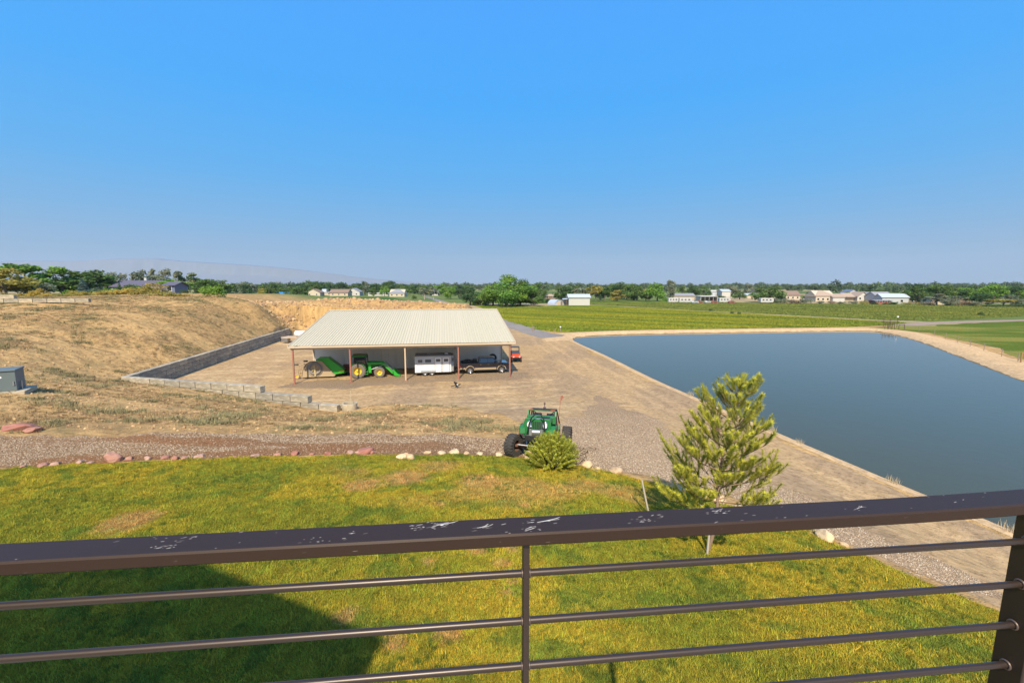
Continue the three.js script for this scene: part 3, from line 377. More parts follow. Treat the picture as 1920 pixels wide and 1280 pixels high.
{ // horse trailer
  const p = shedP(12.75, 0, 3.3), t = thing('horse_trailer', 'white and silver bumper pull horse trailer parked behind the tractor in the shed', 'trailer', p.x, .02, p.z, SH + .02);
  const alu = mat([.50, .53, .57], .42, { metalness: .35 }), L = 4.55;
  const prof = (y0, y1) => { const s = new THREE.Shape([[0, -1.02], [L - .35, -1.02], [L, -.4], [L, .4], [L - .35, 1.02], [0, 1.02]].map(q => new THREE.Vector2(...q))); return new THREE.ExtrudeGeometry(s, { depth: y1 - y0, bevelEnabled: false }).rotateX(-Math.PI / 2).translate(0, y0, 0); };
  part(t, 'lower_body', prof(.42, 1.42), whiteP); part(t, 'upper_body', prof(1.42, 2.34), alu);
  part(t, 'roof', [prof(2.34, 2.42).scale(1.01, 1, 1.02), box(L - .5, .1, 1.3, L / 2 - .2, 2.46, 0)], mat([.2, .2, .2], .6)); part(t, 'roof_vent', rbox(.4, .1, .4, .03, 1.6, 2.55, 0), steel); part(t, 'roof_vent', rbox(.4, .12, .4, .03, 3.7, 2.55, .3), whiteP);
  const fr = (x0, x1, y0, y1, nm, m) => part(t, nm, [box(x1 - x0, .05, .05, (x0 + x1) / 2, y0, 1.035), box(x1 - x0, .05, .05, (x0 + x1) / 2, y1, 1.035), box(.05, y1 - y0, .05, x0, (y0 + y1) / 2, 1.035), box(.05, y1 - y0, .05, x1, (y0 + y1) / 2, 1.035)], m);
  for (const x of [2.35, 3.28]) { const d = part(t, 'door', [rbox(.74, 1.72, .04, .015, x + .37, 1.3, 1.04)], whiteP); part(d, 'door_frame', [box(.8, .04, .06, x + .37, 2.18, 1.04), box(.04, 1.76, .06, x - .03, 1.3, 1.04), box(.04, 1.76, .06, x + .77, 1.3, 1.04)], steel); part(d, 'window', rbox(.5, .34, .05, .02, x + .37, 1.84, 1.05), darkGlass); part(d, 'handle', box(.05, .12, .05, x + .12, 1.25, 1.08), black); }
  const w = part(t, 'feed_window', [rbox(.86, .8, .05, .02, .62, 1.75, 1.04)], alu); part(w, 'pane', rbox(.52, .34, .05, .02, .62, 1.8, 1.06), darkGlass); for (let i = 0; i < 4; i++) part(w, 'bar', bar(V(.44 + i * .12, 1.62, 1.095), V(.44 + i * .12, 1.98, 1.095), .014, 5), steel);
  part(t, 'window', rbox(.7, .34, .05, .02, 1.55, 1.8, 1.035), darkGlass); part(t, 'window', box(.36, .4, .03, L - .17, 1.85, .72, 0, Math.PI / 2 - 1.06 + 0), darkGlass);
  part(t, 'fender', [rbox(1.75, .3, .14, .04, 1.55, .62, 1.05)], alu); part(t, 'stone_guard', box(.03, .75, .66, L - .165, .82, .72, 0, .52), steel); part(t, 'lower_rail', box(L - .4, .07, .05, L / 2 - .2, .42, 1.03), steel); part(t, 'mid_rail', box(L - .4, .04, .04, L / 2 - .2, 1.42, 1.03), steel);
  for (const s of [-1, 1]) for (const x of [1.15, 1.95]) wheel(t, .34, .2, .2, x, s * .9, {});
  part(t, 'hitch', [...pipe([V(L - .2, .45, -.5), V(L + 1, .45, 0), V(L - .2, .45, .5)], .05), bar(V(L + .7, .08, 0), V(L + .7, .8, 0), .04)], black);
}
{ // tractor with front loader
  const p = shedP(6.24, 0, 2.95), t = thing('tractor', 'green tractor with yellow wheels and front loader parked under the shed roof', 'tractor', p.x, .02, p.z, SH + .07);
  for (const s of [-1, 1]) { wheel(t, .86, .48, .47, 0, s * .78, { lugs: 20, lugH: .08, lugW: .06, chev: .6, tyre: dustRubber, rim: jdYellow, dish: .45, spokes: 0 }); wheel(t, .6, .38, .34, 2.4, s * .8, { lugs: 17, lugH: .06, lugW: .05, chev: .6, tyre: dustRubber, rim: jdYellow, dish: .4 });
    part(t, 'rear_fender', ext([...arcPts(0, .86, 1.0, 2.5, .15, 10), ...arcPts(0, .86, .95, .15, 2.5, 10)], .5, 0, s * .78), jdGreen);
    part(t, 'step', [box(.3, .05, .22, .95, .45, s * .8), box(.3, .05, .22, .95, .72, s * .8), box(.04, .55, .04, .82, .62, s * .85), box(.04, .55, .04, 1.1, .62, s * .85)], jdGreenB);
    const arm = part(t, 'loader_arm', [ext([[.98, 1.6], [1.05, 1.76], [2.75, 1.7], [3.05, 1.55], [4.05, .48], [3.95, .34], [3.82, .34], [2.82, 1.42], [2.62, 1.52], [1.2, 1.5]], .11, .012, s * .62)], jdGreenB); part(arm, 'hydraulic_cylinder', [bar(V(1.4, .9, s * .62), V(2.75, 1.38, s * .62), .05), bar(V(2.9, 1.62, s * .74), V(3.95, .74, s * .74), .04), bar(V(3.0, 1.75, s * .66), V(3.75, .95, s * .66), .03)], steel);
    part(t, 'loader_mast', ext([[1.2, .55], [1.5, .55], [1.45, 1.7], [1.15, 1.7]], .14, 0, s * .6), jdGreenB);
    part(t, 'side_glass', ext([[-.42, 1.32], [.62, 1.2], [.92, 1.45], [.82, 2.4], [-.34, 2.4]], .015, 0, s * .72), glass); part(t, 'headlight', rbox(.06, .12, .2, .02, 2.78, 1.36, s * .22), whiteP);
    part(t, 'mirror', rbox(.05, .3, .16, .02, .98, 2.32, s * .98), black);
  }
  part(t, 'hood', ext([[.95, .85], [2.72, .78], [2.8, 1.1], [2.74, 1.46], [2.3, 1.58], [.95, 1.62]], .62, .06), jdGreen); part(t, 'engine', rbox(1.7, .42, .5, .05, 1.75, .66, 0), black); part(t, 'chassis', rbox(2.9, .35, .4, .05, 1.1, .72, 0), black);
  part(t, 'rear_axle', bar(V(0, .86, -.8), V(0, .86, .8), .14, 10), jdGreen); part(t, 'front_axle', bar(V(2.4, .6, -.75), V(2.4, .6, .75), .1, 10), jdGreen);
  part(t, 'cab_frame', [...[[-.42, .7], [-.42, -.7], [.9, .7], [.9, -.7]].map(([x, z]) => bar(V(x, 1.15, z), V(x * .85 + .03, 2.44, z), .045, 6)), box(1.4, .4, 1.3, .22, 1.05, 0)], black); part(t, 'seat', [rbox(.45, .15, .5, .05, .1, 1.4, 0), rbox(.12, .6, .48, .05, -.12, 1.7, 0)], black); part(t, 'steering_wheel', place(new THREE.TorusGeometry(.18, .02, 6, 16), .58, 1.62, 0, 0, Math.PI / 2, .5), black);
  part(t, 'front_glass', box(.015, 1.1, 1.3, .9, 1.85, 0, 0, 0, .08), glass); part(t, 'rear_glass', box(.015, .95, 1.3, -.43, 1.88, 0, 0, 0, -.05), glass); part(t, 'cab_roof', rbox(1.62, .22, 1.56, .07, .2, 2.54, 0), jdGreen); part(t, 'work_light', [rbox(.1, .1, .14, .02, 1.02, 2.45, .55), rbox(.1, .1, .14, .02, 1.02, 2.45, -.55)], black);
  part(t, 'exhaust', bar(V(1.12, 1.6, .5), V(1.12, 2.55, .5), .05, 8), black);
  const bw = 1.9, bk = part(t, 'bucket', [ext([[3.85, .62], [4.02, .68], [4.0, .3], [4.2, .12], [4.75, .04], [4.75, .07], [4.22, .17], [4.06, .34], [4.1, .78], [3.95, .82]], bw), ...[-1, 1].map(s => ext([[4.0, .66], [4.1, .78], [4.75, .06], [4.2, .1], [4.0, .3]], .03, 0, s * bw / 2))], jdGreenB); part(bk, 'cutting_edge', box(.14, .02, bw, 4.72, .045, 0), steel);
}
{ // folded rotary cutter
  const p = shedP(-.65, 0, 3.2), t = thing('rotary_mower', 'large green and mud coated folding rotary mower hitched behind the tractor', 'mower', p.x, .02, p.z, SH + .05);
  const side = [[.55, .2], [4.1, .2], [4.25, .32], [4.0, .5], [2.85, 1.95], [2.55, 2.02], [1.6, 1.98], [1.05, 1.65], [.72, 1.05]];
  part(t, 'folded_wing', ext(side, .1, .02, .42), mudTan, 'mud coated underside of the folded wing');
  part(t, 'wing_rim', [...pipe(side.map(q => V(q[0], q[1], .5)), .05, 5), bar(V(.72, 1.1, .5), V(.55, .2, .5), .05, 5)], mudTan);
  part(t, 'blade_pan', [place(new THREE.TorusGeometry(.62, .13, 8, 26), 2.05, 1.15, .52), place(new THREE.TorusGeometry(.85, .035, 6, 28, 4.2), 2.05, 1.1, .5, 0, 0, 2.6)], mat([.22, .2, .18], .9)); part(t, 'blade', [box(.16, 1.3, .05, 2.05, .9, .62, 0, 0, .05), cyl(.12, .16, 10, 2.05, 1.15, .6, Math.PI / 2), box(.9, .07, .06, 2.05, 1.1, .6, 0, 0, .6)], mat([.5, .38, .18], .8));
  part(t, 'wing_deck', [ext([[2.1, 2.1], [2.4, 2.32], [3.55, 2.3], [5.25, .85], [5.2, .5], [4.2, .36], [2.8, 1.95]], .16, .03, .3), ext([[2.4, 2.3], [3.55, 2.3], [5.2, .85], [5.1, .7], [3.4, 2.1], [2.4, 2.15]], 1.2, .02, -.35)], jdGreenB); part(t, 'centre_deck', [ext([[.7, .35], [4.5, .35], [4.3, .62], [.9, .7]], 1.8, .03, -.6), box(.4, .5, .9, 2.2, .95, -.6)], jdGreen);
  part(t, 'warning_band', ext([[4.6, .62], [5.22, .66], [5.24, .78], [4.62, .74]], .02, 0, .4), jdYellow); part(t, 'drawbar', [...pipe([V(4.4, .5, -.5), V(5.7, .55, -.4)], .08), ...pipe([V(4.4, .5, 0), V(5.7, .55, -.4)], .06), box(.9, .14, .5, 4.9, .5, -.2)], jdGreen);
  for (const [x, y, z] of [[.05, .28, .35], [.1, .28, -1.3]]) wheel(t, .27, .2, .15, x, z, { y, rim: jdYellow, tyre: mudTan });
  part(t, 'wheel_arm', [...pipe([V(.05, .3, .2), V(.3, 1.5, .2), V(.9, 1.7, .1)], .05), ...pipe([V(.3, 1.5, .2), V(.1, 1.72, .25)], .05), ...pipe([V(.5, .4, .3), V(.3, 1.2, .3), V(.75, 1.3, .3)], .04)], mudTan);
  for (const [x, y, z] of [[.0, 1.62, .25], [1.0, 1.98, .1]]) { const g = wheel(t, .24, .18, .13, x, z, { y, rim: jdYellow, tyre: mat([.1, .09, .07], .9) }); g.rotation.x = Math.PI / 2 - .2; }
}
{ const p = shedP(4.9, 0, 5.2); const t = thing('rusty_implement', 'low rusty red steel implement on the ground behind the tractor', 'implement', p.x, .02, p.z, SH); const m = mat([.21, .06, .04], .85); part(t, 'deck', [rbox(2.0, .5, 1.3, .04, .2, .75, 0), box(2.2, .07, 1.4, .2, 1.02, 0)], m); part(t, 'skid', [box(2.2, .5, .08, .2, .25, .6), box(2.2, .5, .08, .2, .25, -.6)], black); }
{ // side by side
  const red = mat([.55, .075, .02], .35), t = thing('side_by_side', 'orange red utility vehicle with roll cage parked beside the shed', 'utility vehicle', .35, H(.35, -64.6) + .01, -64.6, -Math.PI / 2 + .12);
  for (const s of [-1, 1]) { wheel(t, .33, .26, .17, 0, s * .62, { lugs: 14, rim: steel }); wheel(t, .33, .26, .17, 1.95, s * .62, { lugs: 14, rim: steel }); part(t, 'front_fender', rbox(.8, .14, .32, .05, 1.95, .8, s * .58), red); part(t, 'side_panel', ext([[-.3, .5], [.4, .5], [.4, .95], [-.35, .95]], .06, 0, s * .7), red); part(t, 'headlight', rbox(.05, .1, .24, .02, 2.46, .8, s * .42), whiteP); part(t, 'seat', [rbox(.5, .16, .6, .05, .75, .8, s * .32), rbox(.14, .6, .6, .05, .48, 1.1, s * .32)], black); }
  part(t, 'hood', ext([[1.35, .62], [2.4, .55], [2.48, .78], [2.2, .95], [1.35, 1.08]], 1.1, .06), red); part(t, 'grille', rbox(.08, .28, .8, .03, 2.46, .58, 0), black); part(t, 'frame', rbox(2.5, .2, .9, .04, .95, .45, 0), black); part(t, 'cargo_box', [box(.9, .3, 1.3, -.15, .95, 0)], black); part(t, 'bumper', pipe([V(2.58, .45, -.5), V(2.62, .62, -.4), V(2.62, .62, .4), V(2.58, .45, .5)], .03), black);
  part(t, 'roll_cage', [...[-1, 1].flatMap(s => pipe([V(1.45, 1.0, s * .62), V(1.05, 1.92, s * .56), V(.15, 1.92, s * .56), V(.05, .9, s * .62)], .03)), bar(V(1.05, 1.92, -.56), V(1.05, 1.92, .56), .03), bar(V(.15, 1.92, -.56), V(.15, 1.92, .56), .03)], black); part(t, 'roof', rbox(1.05, .05, 1.2, .02, .6, 1.97, 0), mat([.07, .065, .06], .6)); part(t, 'windshield', box(.015, .4, 1.05, 1.3, 1.3, 0, 0, 0, .41), glass); part(t, 'steering_wheel', place(new THREE.TorusGeometry(.17, .02, 6, 16), 1.15, 1.12, -.32, 0, Math.PI / 2, .5), black);
}
{ // rock crawler
  const gx = 1.38, gz = -20.75, green = new THREE.MeshPhysicalMaterial({ color: lin(.012, .145, .032), roughness: .45, clearcoat: .4, clearcoatRoughness: .25, side: THREE.DoubleSide }), dkTube = mat([.018, .018, .018], .45), rustM = mat([.13, .06, .035], .8);
  const t = thing('rock_crawler', 'bright green off road vehicle with roll cage and huge tyres behind the pine bush', 'off-road vehicle', gx, H(gx, gz) + .02, gz, -Math.PI / 2 - .22);
  const tr = 1.08, WB = 2.7; { const c = Math.cos(t.rotation.y), sn = Math.sin(t.rotation.y), hf = H(gx + 1.2 * c, gz - 1.2 * sn), hr = H(gx - 1.5 * c, gz + 1.5 * sn); t.rotation.z = Math.atan2(hf - hr, WB); t.position.y = lerp(hr, hf, 1.5 / 2.7) + .01; }
  for (const s of [-1, 1]) { wheel(t, .5, .4, .24, 1.2, s * tr, { lugs: 22, lugH: .05, lugW: .07, chev: .25, side: true, rim: rustM, turn: -.38, tyre: mat([.05, .045, .04], .9) }); wheel(t, .5, .4, .24, -WB + 1.2, s * tr, { lugs: 22, lugH: .05, lugW: .07, chev: .25, side: true, rim: rustM, tyre: mat([.05, .045, .04], .9) });
    part(t, 'fender', ext([[.35, 1.1], [1.2, 1.12], [1.38, 1.02], [1.42, .86], [1.3, .86], [1.2, .98], [.35, .98]], .28, .03, s * .66), green);
    const hl = part(t, 'headlight', cyl(.095, .06, 18, 1.37, 1.14, s * .36, 0, 0, Math.PI / 2), mat([.75, .75, .72], .15)); part(hl, 'bezel', place(new THREE.TorusGeometry(.105, .018, 8, 20), 1.39, 1.14, s * .36, 0, Math.PI / 2), chrome);
    part(t, 'shock', [bar(V(1.2, .55, s * .5), V(1.0, 1.2, s * .42), .05, 8)], steel); part(t, 'side_panel', ext([[-1.35, .7], [.3, .7], [.35, 1.1], [-.4, 1.08], [-.55, .92], [-.9, .92], [-1.0, 1.12], [-1.35, 1.12]], .05, .01, s * .72), green); part(t, 'rocker_guard', bar(V(-1.3, .62, s * .78), V(.4, .62, s * .78), .045, 8), dkTube); part(t, 'cage_light', rbox(.12, .08, .22, .02, .02, 1.93, s * .52), mat([.45, .12, .05], .4));
    part(t, 'seat', [rbox(.45, .16, .44, .06, -.5, .95, s * .34), rbox(.14, .7, .44, .06, -.78, 1.25, s * .34)], black);
  }
  part(t, 'grille', ext(new THREE.Shape([[-.62, .78], [.62, .78], [.62, 1.2], [.54, 1.34], [-.54, 1.34], [-.62, 1.2]].map(q => new THREE.Vector2(...q))), .1, .02).rotateY(Math.PI / 2).translate(1.3, 0, 0), green); for (let i = 0; i < 7; i++) part(t, 'grille_slot', rbox(.03, .3, .055, .012, 1.36, 1.1, (i - 3) * .082), black);
  part(t, 'hood', ext([[.15, 1.36], [1.34, 1.28], [1.34, 1.2], [.15, 1.2]], 1.12, .03), green); part(t, 'hood_stripe', box(1.0, .012, .62, .72, 1.335, -.12, 0, 0, -.067), black); part(t, 'hood_sticker', box(.3, .008, .3, 1.05, 1.318, .02, 0, .2, -.067), mat([.5, .55, .6], .5)); part(t, 'cowl', rbox(.26, .26, 1.36, .04, .14, 1.26, 0), green); part(t, 'tub_floor', box(1.9, .08, 1.4, -.5, .72, 0), dkTube);
  part(t, 'windshield_frame', [box(.06, .07, 1.36, .1, 1.42, 0), box(.06, .07, 1.36, .02, 1.86, 0), box(.06, .5, .07, .06, 1.64, .66, 0, 0, .17), box(.06, .5, .07, .06, 1.64, -.66, 0, 0, .17)], green); part(t, 'dashboard', rbox(.2, .2, 1.25, .04, -.05, 1.38, 0), mat([.03, .05, .12], .5)); part(t, 'steering_wheel', place(new THREE.TorusGeometry(.18, .022, 8, 18), -.22, 1.36, -.34, 0, Math.PI / 2, .5), black);
  part(t, 'roll_cage', [...[-1, 1].flatMap(s => [...pipe([V(.18, 1.0, s * .7), V(.0, 1.95, s * .58), V(-.95, 1.98, s * .58), V(-1.5, 1.1, s * .68)], .032, 8), bar(V(-.6, 1.96, s * .58), V(-.65, .8, s * .7), .032, 8)]), bar(V(0, 1.95, -.58), V(0, 1.95, .58), .032, 8), bar(V(-.95, 1.98, -.58), V(-.95, 1.98, .58), .032, 8), bar(V(-.6, 1.97, -.58), V(-.6, 1.97, .58), .032, 8), bar(V(0, 1.95, -.58), V(-.6, 1.97, .58), .025, 8), bar(V(0, 1.95, .58), V(-.6, 1.97, -.58), .025, 8), bar(V(-.65, 1.9, -.58), V(-.7, .9, .58), .025, 8), bar(V(-.65, 1.9, .58), V(-.7, .9, -.58), .025, 8)], dkTube);
  part(t, 'front_hoop', tube([V(1.62, .72, -.42), V(1.66, 1.3, -.34), V(1.66, 1.72, -.16), V(1.66, 1.78, -.08), V(1.66, 1.66, .06), V(1.66, 1.2, .3), V(1.62, .8, .42)], .032, 8, 40), dkTube);
  const bm = part(t, 'front_bumper', [rbox(.2, .22, 1.0, .04, 1.56, .74, 0), bar(V(1.5, .74, -.6), V(1.5, .74, .6), .05, 8)], dkTube); part(bm, 'winch', [cyl(.09, .34, 14, 1.62, .92, 0, Math.PI / 2), box(.16, .2, .12, 1.62, .92, .24), box(.16, .2, .12, 1.62, .92, -.24)], steel);
  part(t, 'front_axle', [bar(V(1.2, .5, -1), V(1.2, .5, 1), .085, 10), ball(.2, 1.2, .5, .2)], rustM); part(t, 'rear_axle', [bar(V(1.2 - WB, .5, -1), V(1.2 - WB, .5, 1), .085, 10)], rustM); part(t, 'steering_link', bar(V(1.42, .52, -.85), V(1.42, .6, .85), .03, 8), steel); part(t, 'frame_rail', [box(2.9, .12, .08, -.1, .66, .4), box(2.9, .12, .08, -.1, .66, -.4), ...[-1, 1].map(s => bar(V(1.2, .45, s * .7), V(.1, .62, s * .4), .04, 8))], dkTube); part(t, 'engine', rbox(.8, .45, .55, .08, .75, .95, 0), mat([.08, .08, .08], .5)); part(t, 'fuel_cell', rbox(.5, .4, .9, .04, -1.2, 1.0, 0), dkTube);
  const wh = part(t, 'whip_mast', bar(V(-1.4, 1.0, -.62), V(-1.5, 2.75, -.72), .012, 6), mat([.35, .1, .06], .6)); part(wh, 'flag', [box(.02, .16, .11, -1.5, 2.68, -.78, .2), box(.02, .1, .07, -1.5, 2.54, -.75, .4)], mat([.28, .1, .06], .8));
  part(t, 'beacon', [bar(V(-.95, 1.98, .02), V(-.95, 2.25, .02), .02, 6), ball(.07, -.95, 2.05, .02), ball(.05, -.95, 2.28, .02, 1, 1.6, 1)], mat([.13, .08, .07], .5));
  t.traverse(o => { if (!o.isMesh || o.parent.name === 'wheel' || /axle|link|shock/.test(o.name)) return; const p = o.geometry.attributes.position; for (let i = 0; i < p.count; i++) { const y = p.getY(i), tilt = .11 * (p.getX(i) + .3); p.setY(i, tilt + (y > 1.36 ? (y > 2 ? 2.0 + (y - 2) * .9 : 1.66 + (y - 1.36) * .53) : y > .7 ? y + .3 * (y - .7) / .66 : y)); } o.geometry.computeVertexNormals(); });
}
// ---------------------------------------------------------------- plants
function quadCloud(list) { // list of [centre, size, normalish, colour] -> leaf quads with vertex colours
  const pos = [], col = [], nor = []; const a = V(0, 0, 0), b = V(0, 0, 0), n = V(0, 0, 0);
  for (const [c, s, dir, k] of list) {
    n.set(rr(-1, 1), rr(-1, 1), rr(-1, 1)); if (dir) n.addScaledVector(dir, .9); n.normalize(); a.set(rr(-1, 1), rr(-1, 1), rr(-1, 1)).cross(n).normalize(); b.crossVectors(n, a); const w = s * rr(.7, 1.2), h = s * rr(.5, .9), o = s * rr(-.25, .25);
    const p = [[-w, -h * .4], [w * .2, -h], [w, h * .3], [-w * .1, h]].map(([x, y], i) => c.clone().addScaledVector(a, x).addScaledVector(b, y).addScaledVector(n, i % 2 ? o : -o));
    for (const i of [0, 1, 2, 0, 2, 3]) { pos.push(p[i].x, p[i].y, p[i].z); col.push(k[0], k[1], k[2]); nor.push(n.x, n.y, n.z); }
  }
  const g = new THREE.BufferGeometry(); g.setAttribute('position', new THREE.Float32BufferAttribute(pos, 3)); g.computeVertexNormals(); g.setAttribute('color', new THREE.Float32BufferAttribute(col, 3)); return g;
}
function crownGeo(kind, sd, n, leaf) { // unit crown: height 1, width 1, base at 0
  reseed(sd); const lobes = [], L = [];
  const add = (x, y, z, r, ry = r) => lobes.push([V(x, y, z), r, ry]);
  if (kind === 'poplar') for (let i = 0; i < 16; i++) { const y = rr(.16, .92), w = .36 * Math.sin(Math.PI * Math.pow((y - .06) / .95, .7)); const a = rnd() * 6.3; add(Math.cos(a) * w * rr(.3, .9), y, Math.sin(a) * w * rr(.3, .9), rr(.1, .17), rr(.12, .2)); }
  else if (kind === 'conifer') for (let i = 0; i < 26; i++) { const y = .06 + .9 * i / 26, w = .46 * (1 - y); const a = i * 2.4; add(Math.cos(a) * w * .55, y, Math.sin(a) * w * .55, .06 + w * .36, .05); }
  else if (kind === 'shrub') for (let i = 0; i < 13; i++) { const a = rnd() * 6.3, r = Math.sqrt(rnd()) * .34; add(Math.cos(a) * r, rr(.2, .62) * (1 - r * .6), Math.sin(a) * r, rr(.13, .22), rr(.16, .3)); }
  else if (kind === 'open') for (let i = 0; i < 17; i++) { const a = rnd() * 6.3, r = .1 + .36 * rnd(); add(Math.cos(a) * r, lerp(.42, .88, rnd()) - r * .15, Math.sin(a) * r, rr(.07, .13), rr(.06, .11)); }
  else if (kind === 'flat') for (let i = 0; i < 14; i++) { const a = rnd() * 6.3, r = .4 * Math.sqrt(rnd()); add(Math.cos(a) * r, .78 - r * .3 + rr(-.05, .05), Math.sin(a) * r, rr(.1, .15), rr(.08, .13)); }
  else for (let i = 0; i < 22; i++) { const a = rnd() * 6.3, e = rnd(), r = .37 * Math.sin(Math.PI * lerp(.22, .93, e)) * rr(.55, 1); add(Math.cos(a) * r * 1.1, lerp(.16, .87, e), Math.sin(a) * r * 1.1, rr(.12, .2), rr(.11, .18)); }
  const tot = lobes.reduce((s, l) => s + l[1] * l[1], 0);
  for (const [c, r, ry] of lobes) { const tone = rr(.72, 1.25), warm = rr(-.1, .12), m = Math.round(n * r * r / tot); for (let i = 0; i < m; i++) { const d = V(rr(-1, 1), rr(-1, 1), rr(-1, 1)); if (d.lengthSq() > 1) { i--; continue; } d.normalize(); const q = Math.pow(rnd(), .45) * (1 + .18 * (rnd() - .3)); const p = V(c.x + d.x * r * q, c.y + d.y * ry * q, c.z + d.z * r * q); if (p.y < .015) p.y = .015 + rnd() * .03; const t = tone * rr(.7, 1.3); L.push([p, leaf * rr(.7, 1.3), d, [t * (1 + warm), t, t * (1 - warm)]]); } }
  return quadCloud(L);
}
function trunkGeo(kind, sd) { // unit height trunk with limbs reaching into the crown
  reseed(sd); const g = [], r = kind === 'poplar' ? .02 : .026, fork = kind === 'open' || kind === 'flat' ? .36 : .26;
  g.push(bar(V(0, -.02, 0), V(.01, fork, .005), r * 1.25, 7, r * .85)); const n = kind === 'conifer' ? 0 : 6; if (!n) g.push(bar(V(0, .2, 0), V(0, .95, 0), r, 6, .004));
  for (let i = 0; i < n; i++) { const a = i / n * 6.3 + rr(-.4, .4), l = rr(.12, .3), top = V(Math.cos(a) * l, rr(.55, .82), Math.sin(a) * l), m = V(Math.cos(a) * l * .45, lerp(fork, top.y, .5), Math.sin(a) * l * .45); g.push(bar(V(.01, fork * rr(.75, 1), .005), m, r * .62, 5, r * .4), bar(m, top, r * .4, 5, r * .12)); }
  return merge(g);
}
const bark = mat([.16, .125, .095], .95), paleBark = mat([.36, .31, .25], .95);
const leafy = (c, o = {}) => new THREE.MeshPhysicalMaterial({ color: lin(...c), roughness: .95, specularIntensity: .15, transmission: .45, thickness: 0, side: THREE.DoubleSide, ...o });
const leafMat = (c) => leafy(c.map(v => v * 1.65), { vertexColors: true });
const LEAF = [[.085, .135, .035], [.125, .215, .035], [.05, .09, .03], [.24, .21, .05], [.16, .175, .11], [.075, .115, .105], [.25, .185, .12], [.31, .235, .05]].map(leafMat);
const KINDS = ['round', 'open', 'poplar', 'conifer', 'shrub', 'dead', 'flat'];
const protoG = {}; KINDS.forEach((k, i) => { protoG[k] = []; for (let v = 0; v < 5; v++) protoG[k].push([crownGeo(k === 'dead' ? 'open' : k, 100 + i * 10 + v, k === 'dead' ? 170 : k === 'shrub' ? 620 : 1500, k === 'shrub' ? .045 : k === 'conifer' ? .03 : .036), k === 'shrub' ? null : trunkGeo(k === 'dead' ? 'open' : k, 300 + i * 10 + v)]); });
function tree(name, x, z, h, w, kind, colour, label, category, group, custom) {
  const t = thing(name, label, category, x, H(x, z) - .05, z, hash(Math.round(x * 10), Math.round(z * 10)) * 6.28, group); t.scale.set(w, h, w);
  const [c, tr] = custom ?? protoG[kind][Math.floor(hash(Math.round(z * 7), Math.round(x * 3)) * 5)];
  part(t, 'crown', c, LEAF[colour]); if (tr) part(t, 'trunk', tr, kind === 'dead' || colour === 4 ? paleBark : bark); return t;
}
